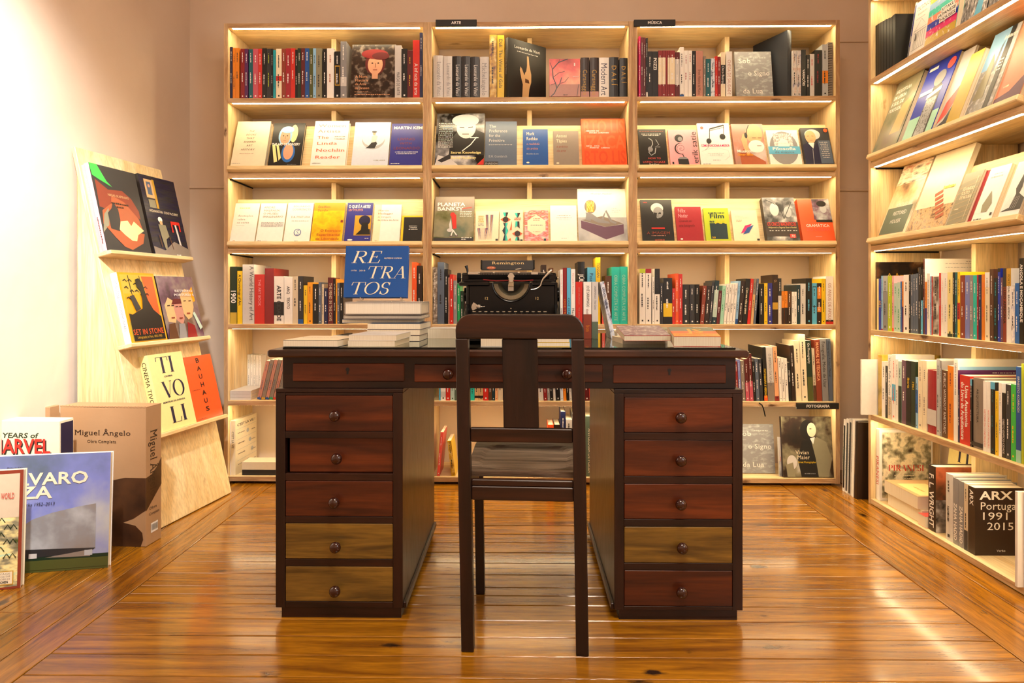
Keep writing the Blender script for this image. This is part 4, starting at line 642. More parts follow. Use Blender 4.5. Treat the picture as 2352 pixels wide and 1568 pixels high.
 pira=T_(('r', 'white', 0, 0, 1, 1), ('r', G('sepia'), .05, .04, .97, .96), ('t', 'PIRANESI', .16, .42, .085, 'red', 'd', .68), ('d', 'cream', .28, .35, .46, .012), ('d', 'cream', .28, .31, .46, .012)),
 arx=T_(('t', 'ARX', .10, .83, .12, 'white', 'b', .66), ('t', 'Portugal', .10, .68, .11, 'white', 's', .80), ('t', '1991 —', .10, .53, .11, 'white', 's', .80), ('t', '— 2015', .08, .38, .11, 'white', 's', .72), ('t', 'Verbo', .44, .06, .03, 'white', 'f', .18)),
 wright=T_(('r', photo('wright_photo', ['dark_brown', 'rust', 'brown', 'black'], 7), 0, .5, 1, 1), ('r', photo('wright_city', ['black', 'taupe', 'light_grey'], 30), 0, 0, 1, .5)),
 cest=T_(('t', "C'EST LA VIE !", .08, .88, .045, 'charcoal', 'b', .84), *[q for i in range(4) for q in (('l', 'silver', [(.04, .82 - .19 * i), (.96, .84 - .19 * i)], .006), ('d', 'taupe', .1, .74 - .19 * i, .32, .02), ('e', 'silver', .56 + .1 * (i % 3), .74 - .19 * i, .06, .04), ('d', 'taupe', .72, .72 - .19 * i, .2, .02))]),
 tec=T_(('t', 'TECTÓNICA', .12, .84, .065, 'coral', 'f', .86), ('t', 'da arquitectura', .22, .76, .035, 'dusty_pink', 'f', .6), ('d', 'pink', .14, .69, .6, .01), *[('l', 'charcoal', p, .012) for p in ([(.16, .50), (.55, .66), (.94, .50), (.16, .50)], [(.16, .46), (.94, .46)], [(.16, .5), (.16, .46)], *[[(x, .46), (x, .18)] for x in (.2, .28, .4, .52, .64, .76, .9)], [(.14, .17), (.95, .17)])], ('r', 'charcoal', .31, .32, .37, .44)),
 jap=T_(*[('r', G('band_' + c, [c, c, c, 'white'], 55, (1, 1, 1)), 0, i / 9, 1, (i + 1) / 9) for i, c in enumerate(('mustard', 'mustard', 'magenta', 'royal_blue', 'salmon', 'turquoise', 'light_blue', 'lime', 'green'))], *[q for t, y, x, wd in (('JUTAKU', .52, .46, .40), ('JAPANESE', .435, .36, .58), ('HOUSES', .35, .46, .48)) for q in (('r', 'white', x - .02, y - .015, x + wd + .02, y + .065), ('t', t, x, y, .05, 'black', 'b', wd))]),
 city=T_(('r', G('city'), 0, 0, 1, 1), ('r', 'amber', .3, .5, .48, .64), ('p', 'sky', [(.5, .1), (.8, .16), (.82, .46), (.6, .4)]), ('r', 'white', .82, .3, .95, .6)),
 desk1=T_(('r', photo('olive_street', ['grey_green', 'khaki', 'taupe'], 10), 0, 0, 1, 1), ('p', 'tan', [(.5, .2), (.9, .2), (.95, .7), (.6, .6)]), *[('t', t, .08, y, .05, 'white', 'b', w) for t, y, w in (('ARQUITETURA', .82, .6), ('EM LISBOA', .73, .5), ('E SUL DE', .64, .5), ('PORTUGAL', .55, .5))]),
 tower=T_(('r', 'royal_blue', 0, .3, 1, 1), ('r', 'mint', 0, 0, 1, .3), ('p', 'charcoal', [(.34, 0), (.80, 0), (.78, .62), (.6, .74), (.42, .6)]), ('r', photo('grid_grey', ['charcoal', 'silver', 'black'], 90), .4, .02, .74, .5), ('p', 'white', [(.36, .5), (.8, .56), (.8, .62), (.36, .56)]), ('e', 'grey', .6, .74, .18, .1), ('r', 'white', .08, .90, .38, .94), ('r', 'white', .06, .58, .5, .63), ('e', 'coral', .84, .88, .12, .07)),
 curve=T_(('r', 'light_grey', 0, .4, 1, 1), ('p', 'coral', [(0, .1), (.2, .36), (1, .56), (1, .4), (.6, .2), (.1, .12)]), ('p', 'dark_slate', [(0, 0), (1, 0), (1, .34), (.5, .12), (0, .06)])),
 sheet=T_(('r', photo('rock_face', ['khaki', 'grey', 'light_grey'], 50), 0, 0, 1, .62), ('r', 'light_blue', 0, .55, .7, 1), ('p', 'slate', [(.44, .5), (.54, .5), (.58, .86), (.5, .8)]), ('p', 'khaki', [(.1, .2), (.3, .74), (.46, .6), (.5, .2)]), ('r', 'charcoal', .66, 0, .84, 1), ('t', 'Architecture', .5, .86, .05, 'white', 'b', .48), *[('d', 'white', .68, .6 - .04 * i, .14, .02) for i in range(4)]),
 salmon=T_(('r', 'salmon', 0, .1, 1, 1), ('p', 'plum', [(0, 0), (1, 0), (1, .3), (.5, .14), (0, .1)]), ('d', 'cream', .2, .2, .2, .02)),
 rest=T_(('r', photo('warm_room', ['brown', 'tan', 'cream', 'khaki'], 6), 0, 0, 1, 1), ('r', photo('roof_beams', ['dark_brown', 'cream', 'rust'], 14, (1, 1, 3)), 0, .72, 1, .98), ('r', 'grey_green', .04, .04, .9, .4), *[('t', t, .30, y, .05, 'white', 's', w) for t, y, w in (('PORTUGUESE', .40, .56), ('RESTORED', .29, .46), ('HOUSES', .18, .36))]),
 stair=T_(('r', 'cream', 0, .3, 1, 1), ('p', 'page', [(.1, .35), (.6, .9), (.62, .6), (.3, .3)]), ('r', photo('parquet', ['brown', 'tan', 'taupe'], 70), 0, 0, 1, .3), *[('p', 'rust', [(.42 + .05 * i, .46 - .06 * i), (.60 + .05 * i, .50 - .06 * i), (.62 + .05 * i, .46 - .06 * i), (.44 + .05 * i, .42 - .06 * i)]) for i in range(6)], ('d', 'lime', .6, .5, .3, .04)),
 tanb=T_(*[('t', t, .2, y, .06, 'cream', 'b', w) for t, y, w in (('EDUARDO', .66, .6), ('SOUTO', .58, .44), ('DE MOURA', .50, .6))], ('l', 'cream', [(.82, .1), (.82, .9)], .02), *[('l', 'tan', [(0, .1 * i), (1, .1 * i + .08)], .01) for i in range(9)], ('d', 'cream', .2, .3, .24, .02)),
 poly=T_(('d', 'silver', .3, .86, .4, .02), ('d', 'silver', .2, .8, .6, .03), ('p', 'khaki', [(.5, .56), (.74, .32), (.62, .18), (.34, .18), (.28, .32)]), ('d', 'charcoal', .1, .05, .4, .02), ('r', 'charcoal', .84, .1, .94, .15)),
 temple=T_(('p', 'charcoal', [(0, .1), (.4, .16), (.5, .4), (.4, .5), (.5, .7), (.56, .86), (.64, .7), (.7, .5), (.66, .4), (1, .3), (1, .1)]), *[('l', 'light_grey', [(.1 + .1 * i, .12), (.3 + .08 * i, .34)], .01) for i in range(7)]),
 maier=T_(('r', photo('bw_street', ['black', 'dark_brown', 'khaki', 'light_grey'], 8), 0, 0, 1, 1), ('p', 'khaki', [(.46, 0), (.9, 0), (.98, .3), (.88, .58), (.7, .66), (.54, .6)]), ('p', 'black', [(.36, .0), (.70, .0), (.66, .3), (.58, .62), (.4, .6), (.3, .3)]), ('e', 'black', .52, .78, .15, .17), ('e', 'cream', .60, .78, .09, .12), ('p', 'white', [(.56, .64), (.66, .66), (.62, .54)]), ('l', 'dark_brown', [(.56, .80), (.6, .80)], .014), ('e', 'light_grey', .18, .24, .1, .12), ('p', 'khaki', [(.08, 0), (.24, 0), (.2, .24), (.06, .2)]), ('t', 'Vivian', .26, .375, .062, 'cream', 'f', .27), ('t', 'Maier', .29, .295, .062, 'cream', 'f', .25), ('t', 'Street Photographer', .30, .23, .03, 'yellow', 's', .36), ('d', 'grey', .42, .05, .22, .014)),
 small=T_(('r', photo('bw_hands', ['black', 'silver', 'white'], 12), 0, 0, 1, .4), ('t', 'IR', .5, .38, .12, 'red', 'b', .3)),
)
for k, v in ART.items(): ARTS[k] = v
# ---------------------------------------------------------------- shelves of the back wall
PL = lambda i, j: f"{('top', 'second', 'third', 'fourth', 'fifth', 'bottom')[j]} shelf of the {('first', 'middle', 'end')[i]} bookcase"
GR = lambda i, j: f"books on the {PL(i, j)}"
spine_row(FB[0], SH[0], PL(0, 0), GR(0, 0), '''
522 534 108 navy
534.5 541 110 orange
541 549.5 110 orange
552.5 562 112 dark_red
562 570 112 purple
571.5 581 113 teal
581 593 112 rose
593 602 112 red
602 612.5 111 black
612.5 622.5 112 charcoal C=lime
622.5 627 112 black
627.5 633 115 cyan
634 647 112 cream B=.36,.46,red
647 656.5 112 brown_red
656.5 668 111 crimson
668 678 111 red
678 683.5 114 black
683.5 691.5 111 dark_green
691.5 700.5 111 maroon
700.5 710.5 111 blue
710.5 719 111 olive
719 726 111 light_blue
726 739.5 111 khaki
741 751 112 black
751 767 111 white C=dusty_pink
768 782 118 black F=gold,.28,.70
782 796 95 grey B=.22,.38,light_grey D=.2
907 922 104 light_grey T=charcoal|MARCAS_DE_PARTIR|.45|.5
922 935.5 112 black
935.5 948 116 maroon C=gold
948 964 92 red T=white|A_infância_da_arte|.5|.6
964 971 75 navy
''')
spine_row(FB[1], SH[0], PL(1, 0), GR(1, 0), '''
995 1017 127 light_grey H T=grey|Leonardo_da_Vinci|.42|.85|f|.6
1018 1038.5 129 light_grey H T=grey|Leonardo_da_Vinci|.42|.83|f|.6
1039 1059.5 129 black H T=white|Leonardo_da_Vinci|.42|.80|f|.6 @=with_crisp_white_lettering
1060 1080 129 charcoal H T=white|Leonardo_da_Vinci|.42|.80|f|.6
1080.5 1101 130 charcoal H T=white|Leonardo_da_Vinci|.42|.80|f|.6
1102 1123 130 light_grey H T=grey|Michelangelo|.5|.85|f|.5 @=with_large_faded_lettering
1124 1141 80 gold H P=flor
1142 1158 81 yellow T=charcoal|Dalí:_The_Wines_of_Gala|.5|.94
1334 1353.5 132 dark_brown H T=gold|Caravaggio|.5|.7|f B=0,.16,dusty_pink
1355 1375.5 132 dark_brown H T=gold|Caravaggio|.5|.7|f B=0,.16,dusty_pink
1376 1399 132 white H T=ink|Modern_Art|.6|.86
1399.5 1421 131 black H T=gold|D_A_L_Í|.5|.8
1423 1444 133 black H T=gold|D_A_L_Í|.5|.8
''')
spine_row(FB[2], SH[0], PL(2, 0), GR(2, 0), '''
1467 1471.5 83 magenta
1472 1478 86 maroon
1478 1483 86 maroon
1483.5 1488 87 black B=.0,.09,light_grey
1488 1498 118 black
1498 1511.5 118 black T=white|POZZI|.5|.86|b
1512 1520.7 116 dark_red B=.28,.85,cream
1521 1528.7 116 dark_red B=.28,.85,cream
1529 1533.3 116 dark_red X
1533.5 1538 116 dark_red B=.28,.85,cream
1538.2 1550.5 116 dark_red B=.28,.85,cream
1551 1561 120 maroon B=.28,.85,light_grey
1561.5 1571 108 white B=0,.06,blue
1571.3 1580.5 116 white C=crimson
1581 1589.5 116 white C=crimson
1589.7 1598 117 black
1598.5 1614.5 117 dusty_pink T=brown|Breve_História_da_Música|.4|.6
1615.5 1621 129 taupe
1621.3 1632.5 135 teal
1632.7 1642 134 pale_blue P=blue
1642.5 1648.3 129 red
1648.6 1655 130 dark_red
1655.5 1666 120 cream B=.30,.72,black T=white|Chico_Buarque|.5|.7
1668 1681.5 118 white T=dusty_pink|CHEGA_DE_SAUDADE|.5|.82
1820.5 1830 116 light_grey P=rust
1830.3 1840 116 light_grey P=rust
1841 1851 114 black T=white|VARIAÇÕES|.5|.58|b
1852 1860 126 black
1860.3 1870.5 124 light_grey C=red
1871 1888 115 black C=dark_red D=.2
1888.5 1902 102 silver B=.26,.5,orange D=.2
''')
spine_row(FB[0], SH[3], PL(0, 3), GR(0, 3), '''
523.5 544 612 dark_green T=white|1900|.7|.6|b B=0,.2,mustard D=.21
545 556.5 622 yellow T=black|A_Chronology_of_Art|.5|.93|b
557 584 607 light_grey T=charcoal|A_World_History_of_Art|.34|.97|s|.78 D=.23
584.5 608 630 red T=pink|THE_ART_BOOK|.25|.9
608.5 629 616 dark_red X D=.22 @=with_crossing_black_lines
629.5 652 634 white T=charcoal|ARTE_CIDADE|.42|.8|b B=.18,.46,black
652.5 672 636 white T=charcoal|ARQ_·_TEXTO|.3|.8|b
672.3 684.5 634 beige
684.7 696.5 634 charcoal B=0,.1,blue
697.5 706 655 yellow
706.3 718 648 amber C=brown
718.5 731.3 652 black
731.6 738.5 648 slate
739 744 652 beige
744.2 752.5 662 navy
753 765.5 637 maroon T=cream|THE_MIND_IN_THE_CAVE|.5|.88|f
765.8 771 640 black
771.2 774.6 640 amber
774.8 780 649 slate
780.2 788.5 649 black
946 957 602 vermilion
958 969 610 dark_brown
''')
spine_row(FB[1], SH[3], PL(1, 3), GR(1, 3), '''
992 1004.7 613 taupe P=wrap
1005 1020.5 602 slate C=charcoal D=.2
1021 1029.2 618 black
1029.5 1032.7 637 dusty_pink
1033 1041.3 630 red
1041.6 1050 644 grey
1050.5 1057.3 651 green
1057.5 1065 668 dark_green
1065.3 1074 669 dark_brown
1243 1255 608 dark_brown
1262 1271 615 brown
1327 1343 601 black T=white|JÚLIO|.6|.8|b H D=.2
1349 1368 614 sky T=navy|Pessoa|.4|.9 D=.2
1368.5 1379 591 yellow T=navy|TÓSSAN|.6|.92
1383 1389.5 650 coral
1390 1404.5 633 brown
1405 1423.8 613 turquoise T=mint|OBRA_COMPLETA_DE_ARTE|.4|.86 D=.2
1424.3 1443 612 turquoise T=mint|OBRA_COMPLETA_DE_ARTE|.4|.86 D=.2
''')
spine_row(FB[2], SH[3], PL(2, 3), GR(2, 3), '''
1469 1482.3 617 white B=.92,1,lime
1482.6 1496 617 white B=.92,1,crimson
1498 1503.3 636 white
1503.5 1515.5 617 white B=.54,1,black
1516 1523.3 650 charcoal
1523.6 1544 638 black B=.16,.45,yellow
1544.2 1551 662 red
1551.3 1559 628 vermilion
1559.3 1567.5 629 red
1568 1583.5 653 charcoal H
1584 1596 653 dark_slate H
1596.5 1607 653 black H
1607.5 1616.6 656 brown_red L=4.5
1617.1 1627.6 656 dark_brown L=4.5
1628.0 1634.2 648 dark_slate L=4.5
1634.7 1644.8 644 dark_teal L=4.5 B=.16,.78,pale_green
1645.2 1652.4 667 maroon L=4.5
1652.9 1661.0 656 mint L=4.5 C=green
1661.5 1667.7 652 white L=4.5
1668.2 1674.4 652 white L=4.5
1674.8 1681.1 652 white L=4.5
1681.5 1687.7 650 white L=4.5
1688.2 1693.9 645 light_blue L=4.5 B=0,.12,blue
1694.4 1704.0 645 dark_brown L=4.5
1704.5 1715.4 640 black L=4.5 T=cream|C'era_una_volta_un_piano|.4|.8|b
1715.8 1723.1 640 red L=4.5
1723.5 1729.8 641 tan L=4.5 B=.66,1,taupe
1730.2 1735.5 640 slate L=4.5
1743.5 1755 651 black
1755.3 1763 650 yellow C=olive
1763.3 1774 650 indigo
1774.5 1787 631 dark_brown B=.3,.44,gold T=tan|D.|.4|.9
1787.3 1795 639 charcoal B=0,.62,light_grey
1795.3 1801.3 669 orange B=0,.5,dark_brown
1801.6 1809 668 orange B=0,.5,dark_brown
1809.3 1818 668 brown B=0,.5,dark_brown
1818.5 1824 670 white
1824.2 1830 670 white
1830.3 1838 654 dark_teal
1838.5 1850.5 651 light_grey
1851.5 1865 639 black C=sky
1865.3 1876.3 650 sky F=dark_teal,.42,.92
1877 1886.5 650 dark_brown B=.30,.42,orange B=.62,.9,orange
1887 1896.3 640 yellow C=dark_green
1897 1921 634 white B=.0,.055,red B=.055,.09,black T=dusty_pink|OS_ANJOS_DE_APOLO|.4|.86
''')
spine_row(FB[1], SH[4], PL(1, 4), GR(1, 4), '''
1008 1012 838 sky
1012.3 1023.7 838 white B=.1,.25,light_grey
1024 1034.2 846 red
1034.5 1044 850 pale_green
1044.2 1049 845 grey_green
1049.3 1057 842 brown
1057.3 1068 850 cream
1068.3 1080 846 black
1080.5 1090 846 turquoise
1090.3 1099.7 850 tan B=.08,.16,dark_brown
1100 1109.5 850 tan B=.08,.16,dark_brown
1110 1122 845 red
1122.3 1130 842 brown
1130.3 1137 846 dark_teal
1137.3 1143.5 848 peach
1143.8 1155 846 beige
1155.3 1160 850 vermilion
''')
spine_row(FB[1], SH[4], 'fifth shelf of the middle bookcase, further half', GR(1, 4), '''
1238 1249 850 light_grey L=-3
1249.3 1257.5 847 dark_red L=-3
1257.8 1264 850 grey L=-3
1264.2 1271 846 black L=-3
1271.3 1277 850 light_grey L=-3
1277.3 1287.3 844 black L=-3
1287.5 1294.5 848 pale_blue L=-3
1294.8 1301.5 850 orange L=-3
1301.7 1308 850 black L=-3
1308.2 1314 847 light_grey L=-3
1314.3 1322 849 black L=-3
1322.3 1333 846 tan L=-3
1333.3 1343 850 taupe L=-3
1343.5 1353.8 846 maroon L=-3
1354 1360 846 red L=-3
1360.3 1367 849 teal L=-3
''')
spine_row(FB[2], SH[4], PL(2, 4), GR(2, 4), '''
1691.5 1697.5 830 dark_red L=-2.6
1698 1704 825 periwinkle L=-2.6
1704.5 1713 828 taupe L=-2.6
1713.5 1722 824 maroon L=-2.6 B=0,.44,rose
1722.5 1731 812 maroon L=-2.6 B=0,.42,rose
1731.5 1737 829 black L=-2.6
1737.5 1745.5 823 slate L=-2.6
1746 1753.5 824 dark_slate L=-2.6
1755.5 1764 797 black L=-2.6 D=.21 T=yellow|FOTOGRAFIA_E_VERDADE|.5|.6|b B=0,.1,vermilion
1764.5 1780 797 light_grey L=-2.6 T=slate|O_IMPÉRIO_DA_VISÃO|.35|.88 B=0,.34,taupe D=.21
1780.5 1790 795 peach L=-2.6 B=0,.09,dark_red
1791 1797.5 822 white L=-2.6
1798 1804.5 821 white L=-2.6
1805 1812 823 white L=-2.6
1812.5 1819 832 black L=-2.6 T=white|STREET_MIND|.5|.8
1819.5 1828 793 dark_brown L=-2.6
1829 1842 782 cream L=-2.6
1842.5 1856 768 cream L=-2.6 D=.2
1856.5 1869 782 dark_green L=-2.6 B=0,.4,olive T=white|On_Photography|.4|.96
1869.5 1876 800 beige L=-2.6 B=0,.3,brown
1876.5 1889 780 brown_red L=-2.6 T=peach|MANUAL_DE_TÉCNICA|.5|.96|b
1889.5 1904 778 grey L=-2.6 T=black|Fotografia:_Modo_de_Usar|.5|.96
1904.5 1920 778 slate L=-2.6 T=black|Photography:_A_User's_Manual|.5|.96
''')
U = lambda i, y, z, ln=0: FB[i] @ T(0, y, z) @ RX(-ln)
fg = lambda i, j: f"face-out books on the {PL(i, j)}"
FE[GR(0, 0)] = hit(800, 150, FB[0], .02)[0]
face(U(0, .05, SH[0], 10), 804, 906, 103, .03, 'dark_brown', 'dark brown art history cover with a bearded portrait in a red turban', ARTS['janson'], GR(0, 0), True, 'art_book')
face(U(1, .03, SH[0], 3), 1262, 1332.5, 135, .03, 'coral', 'red cover printed with a dark bare tree, upright on the top shelf', ARTS['tree'], GR(1, 0), True, 'art_book')
face(U(2, .09, SH[0], 9), 1692, 1777, 119, .016, 'grey', 'silver grey cover with large white words, top shelf under the music sign', ARTS['lua'], GR(2, 0), False, 'art_book')
def angled(Fm, px, top, z, w, d, ang, col, label, art, group, y=.015, hard=True, spine=None, name='art_book'):
    """a box-shaped book turned so that its front cover shows, its spine edge at column px"""
    u, _ = hit(px, top + 60, Fm, y); _, zt = hit(px, top, Fm, y); M = Fm @ T(u, y, z + .0003) @ RZ(ang)
    o = book(M, w, zt - z, d, col, hard, name, label, group); USED[label] = 1; p = front_print(o)
    if art: art(p)
    p.build('cover_print', o)
    if spine: s = spine_print(o); s.text(spine[0], .3, .8, .4 * w / o['h'], spine[1], 's', rot=3); s.build('spine_print', o)
    return o
angled(FB[1], 1159, 89, SH[0], .028, .245, -52, 'black', 'tall black boxed art book turned outward, showing a raised hand', ARTS['vinci'], GR(1, 0), .012, True, ('Leonardo da Vinci', 'grey'))
o = book(FB[2] @ T(hit(1808, 120, FB[2], .03)[0] + .026, .04, SH[0] + .0003) @ RZ(24) @ T(-.026, 0, 0), .026, .337, .24, 'dark_slate', True, 'art_book', 'tall black book turned askew, its dark cover showing, top shelf of the end bookcase', GR(2, 0))
p = Print(lambda u, v, l: (-E1 * (l + 1), .24 - u, v), .24, .337); p.text('Sinatra', .45, .55, .05, 'grey', 'f', rot=3); p.build('cover_print', o)
# a spiral-bound book beside it
u0, _ = hit(1902.5, 150, FB[2], .02); u1 = WM - PT - .0025; _, zt = hit(1910, 96, FB[2], .02)
o = MB().box(u0 + .002, u1, .026, .2, SH[0] + .0003, zt).build('spiral_book', cm('taupe'), M=FB[2]); tag(o, 'grey spiral-bound book at the very end of the top shelf, beside the side panel', 'book', GR(2, 0))
for k in range(22):
    z = SH[0] + .012 + k * (zt - SH[0] - .02) / 21; mb = MB(); mb.tube([((u0 + u1) / 2 + (u1 - u0) * .46 * math.cos(t), .026 - .009 * math.sin(t) + .004, z + .002 * math.cos(t)) for t in [R(a) for a in range(0, 181, 30)]], .0011, 5); mb.build('spiral_ring', BLKM, o)
SLOPES |= {fg(i, j) for i in range(3) for j in (1, 2)}
S1 = lambda i: slant(FB[i], 1); S2 = lambda i: slant(FB[i], 2)
FL = [
 (S1(0), 528, 607, 279, .028, 'cream', 'cream cover with pale gold words, thick with a dark red foot', 'books', fg(0, 1), True),
 (S1(0), 614.5, 688.5, 283, .02, 'black', 'black cover with a blue-turbaned head shown upright and upside down', 'forge', fg(0, 1), True),
 (S1(0), 711, 792, 278, .026, 'white', 'white cover filled with large khaki and coral title words', 'women', fg(0, 1), True),
 (S1(0), 806, 890, 281, .014, 'pale_blue', 'pale blue cover with a round photo of a seated man in a hat', 'circle', fg(0, 1), False),
 (S1(0), 893, 968, 284, .018, 'indigo', 'indigo cover with rust red words, cut off by the side panel', 'kemp', fg(0, 1), False),
 (S1(1), 998, 1111, 261, .024, 'black', 'large black and white photo cover with pale yellow title', 'hockney', fg(1, 1), False),
 (S1(1), 1113, 1187, 279, .018, 'slate', 'slate grey cover with light serif title words', 'gombrich', fg(1, 1), False),
 (S1(1), 1201, 1259.5, 297, .013, 'blue', 'small plain blue cover with cream and tan title', 'rothko', fg(1, 1), False),
 (S1(1), 1272, 1331, 301, .013, 'taupe', 'small grey-brown cover with cream and rust title', 'tapies', fg(1, 1), False),
 (S1(1), 1338, 1441, 273, .026, 'vermilion', 'large orange-red cover with tone on tone block letters', 'souza', fg(1, 1), True),
 (S1(2), 1471, 1535.5, 297, .014, 'black', 'black cover with a silver saxophone drawing and orange title', 'jazz', fg(2, 1), False),
 (S1(2), 1541, 1608, 298, .016, 'pink', 'pale pink cover with a spiral gramophone drawing', 'satie', fg(2, 1), False),
 (S1(2), 1611, 1685.5, 283, .016, 'white', 'white cover with headphones shaped as a music note', 'musica', fg(2, 1), False),
 (S1(2), 1691, 1764, 285, .02, 'dusty_pink', 'brownish cover with a bald bearded man in headphones', 'sacks', fg(2, 1), False),
 (S1(2), 1771, 1844, 299, .018, 'white', 'white cover with a sky blue band across a ring picture', 'filo', fg(2, 1), False),
 (S1(2), 1852, 1917, 294, .02, 'dark_slate', 'dark blue cover with a portrait of a man in a white wig', 'bach', fg(2, 1), False),
 (S2(0), 524, 583.5, 467, .012, 'white', 'white cover with faint grey title, first on the third shelf', 'cores', fg(0, 2), False),
 (S2(0), 586.5, 647, 467, .014, 'white', 'white cover with khaki capitals and a grey paragraph', 'malraux', fg(0, 2), False),
 (S2(0), 650, 710, 466, .014, 'white', 'white cover with a blue ring emblem low down', 'pintura', fg(0, 2), False),
 (S2(0), 712.5, 784.5, 466, .018, 'amber', 'amber yellow cover with brown title words', 'delfim', fg(0, 2), False),
 (S2(0), 789.5, 850, 466, .016, 'indigo', 'violet cover with a dark profile on gold', 'queearte', fg(0, 2), False),
 (S2(0), 854, 917, 470, .013, 'white', 'white cover with a cream strip at its spine and pink title', 'origem', fg(0, 2), False),
 (S2(0), 919.5, 968, 495, .012, 'yellow', 'small black cover with a bright yellow border', 'minha', fg(0, 2), False),
 (S2(1), 995, 1087, 452, .018, 'olive', 'green photo cover with bold white title and a red hooded figure', 'banksy', fg(1, 2), True),
 (S2(1), 1091, 1145, 485, .013, 'cream', 'cream cover with blue and orange zigzag ribbons', 'zigzag', fg(1, 2), False),
 (S2(1), 1146.5, 1201.5, 482, .015, 'cream', 'cream cover with green, black and red vase shapes', 'shapes', fg(1, 2), False),
 (S2(1), 1205, 1260, 483, .013, 'pink', 'pink marbled cover with a cream hexagon', 'marble', fg(1, 2), False),
 (S2(1), 1265, 1326.5, 472, .012, 'white', 'almost blank white cover, third shelf of the middle bookcase', 'blank', fg(1, 2), False),
 (S2(1), 1329.5, 1443, 434, .02, 'white', 'large white cover with a reclining sculpture on a block', 'human', fg(1, 2), True),
 (S2(2), 1477, 1550, 459, .015, 'black', 'black cover with a lowered grey face and red title', 'imagem', fg(2, 2), False),
 (S2(2), 1557, 1617.5, 475, .014, 'crimson', 'plain magenta red cover with pink title words', 'nadar', fg(2, 2), False),
 (S2(2), 1623, 1681, 478, .014, 'lime', 'bright yellow cover with a dark teal square', 'film', fg(2, 2), False),
 (S2(2), 1687.5, 1747, 483, .013, 'cream', 'cream cover with a pink and blue diamond', 'losango', fg(2, 2), False),
 (S2(2), 1763, 1838.5, 454, .034, 'charcoal', 'thick black and white film cover with a red title band', 'cinco', fg(2, 2), False),
 (S2(2), 1845, 1921, 457, .03, 'vermilion', 'thick red cover with a film still of a man in a hat', 'gram', fg(2, 2), False),
]
for S, xl, xr, yt, th, col, lab, art, g, hd in FL:
    o = face(S, xl, xr, yt, th, col, lab, ARTS[art], g, hd)
    if art == 'satie':
        p = Print(lambda u, v, l: (o['w'] + E1 * (l + 40), u, v), o['d'], o['h']); p.text('erik satie', .95, .06, .13, 'charcoal', 's', rot=1, wd=.86); p.build('title_lettering', o)
# low shelves
def stack(Fm, xl, xr, tops, zb, y, names, labels, group, d=.2, prints=None, rot=0):
    for k, (yt, col, lab) in enumerate(zip(tops, names, labels)):
        u0, _ = hit(xl, yt, Fm, y); u0 = max(u0, PT + .001); u1, _ = hit(xr, yt, Fm, y); _, z1 = hit((xl + xr) / 2, yt, Fm, y); th = z1 - zb - .0006; W = u1 - u0
        M = Fm @ T(u0, y, zb + .0003) @ (T(0, 0, 0) @ Matrix(((0, 0, 1, 0), (0, 1, 0, 0), (1, 0, 0, 0), (0, 0, 0, 1))))
        c, p = book_mesh(th, W, d, False)
        # lying: thickness up, height along the shelf; the mirrored frame is made real so the mesh keeps its winding
        Mx = Matrix(((0, 0, 1, 0), (0, 1, 0, 0), (1, 0, 0, 0), (0, 0, 0, 1)))
        for q in (c, p): q.v = [tuple(Mx @ Vector(v)) for v in q.v]; q.f = [tuple(reversed(f)) for f in q.f]
        o = c.build('paperback', cm(col), M=Fm @ T(u0, y, zb + .0003)); p.build('page_block', PAGE, o); tag(o, lab, 'book', group); USED[lab] = 1
        zb = z1
    return o
stack(FB[0], 523, 576, (912.5, 905, 897), SH[4], .02, ['light_grey'] * 3, [f'white paperback lying flat in a pile of three on the fifth shelf, {k}' for k in ('lowest', 'in the middle', 'topmost')], 'pile of white paperbacks on the fifth shelf', .2)
spine_row(FB[0], SH[4], 'fifth shelf of the first bookcase', 'white books standing behind the pile', '''
568 574.5 814 white C=silver I=.235 D=.07
575 581 814 white C=silver I=.235 D=.07
581.5 587.5 815 white C=silver I=.235 D=.07
588 594 815 white C=silver I=.235 D=.07
594.5 600 816 white C=silver I=.235 D=.07
''')
spine_row(FB[0], SH[4], 'fifth shelf of the first bookcase beside the desk', 'taupe books leaning beside the desk', '''
590 599 828 dusty_pink L=13 B=.0,.05,blue C=slate
599.5 608.5 826 taupe L=13 B=.0,.05,gold C=slate
609 617 826 dusty_pink L=13 B=.0,.05,blue C=slate
617.5 626 826 taupe L=13 B=.0,.05,green C=slate
626.5 634 828 dusty_pink L=13 B=.0,.05,red C=slate
634.5 642 828 taupe L=13 B=.0,.05,navy C=slate
''', depth=(.13, .135), dp=.03)
spine_row(FB[0], SH[5], 'bottom shelf by the display stand', 'books on the bottom shelf of the first bookcase', '''
519 524 968 white D=.1
''')
angled(FB[0], 529, 966, SH[5], .026, .235, -4, 'cream', 'cream book with drawings and small captions, turned outward on the bottom shelf', ARTS['cest'], 'books on the bottom shelf of the first bookcase', .02, True, ("C'EST LA VIE", 'charcoal'))
o = stack(FB[0], 556, 660, (1078.5, 1061), SH[5], .02, ['charcoal', 'cream'], ['thick dark-bound book lying flat on the bottom shelf beside the desk', 'thick cream-covered book lying on top of the dark-bound one, bottom shelf'], 'flat pile on the bottom shelf of the first bookcase', .10)
spine_row(FB[1], SH[5], 'bottom shelf of the middle bookcase', 'books on the bottom shelf of the middle bookcase', '''
1003 1010 992 coral L=5
1037 1046.5 1012 yellow L=-7 P=flor @=with_a_pictured_spine_leaning_over
1258 1272 975 vermilion H
1272.5 1287 975 dark_brown H
1287.5 1299.3 945 navy H
1300 1314 963 light_grey
1314.5 1330 950 grey H
1345 1363.5 956 grey_green H T=cream|ANTOLOGIA_DE_POESIA|.4|.8
1364 1372 950 navy
''')
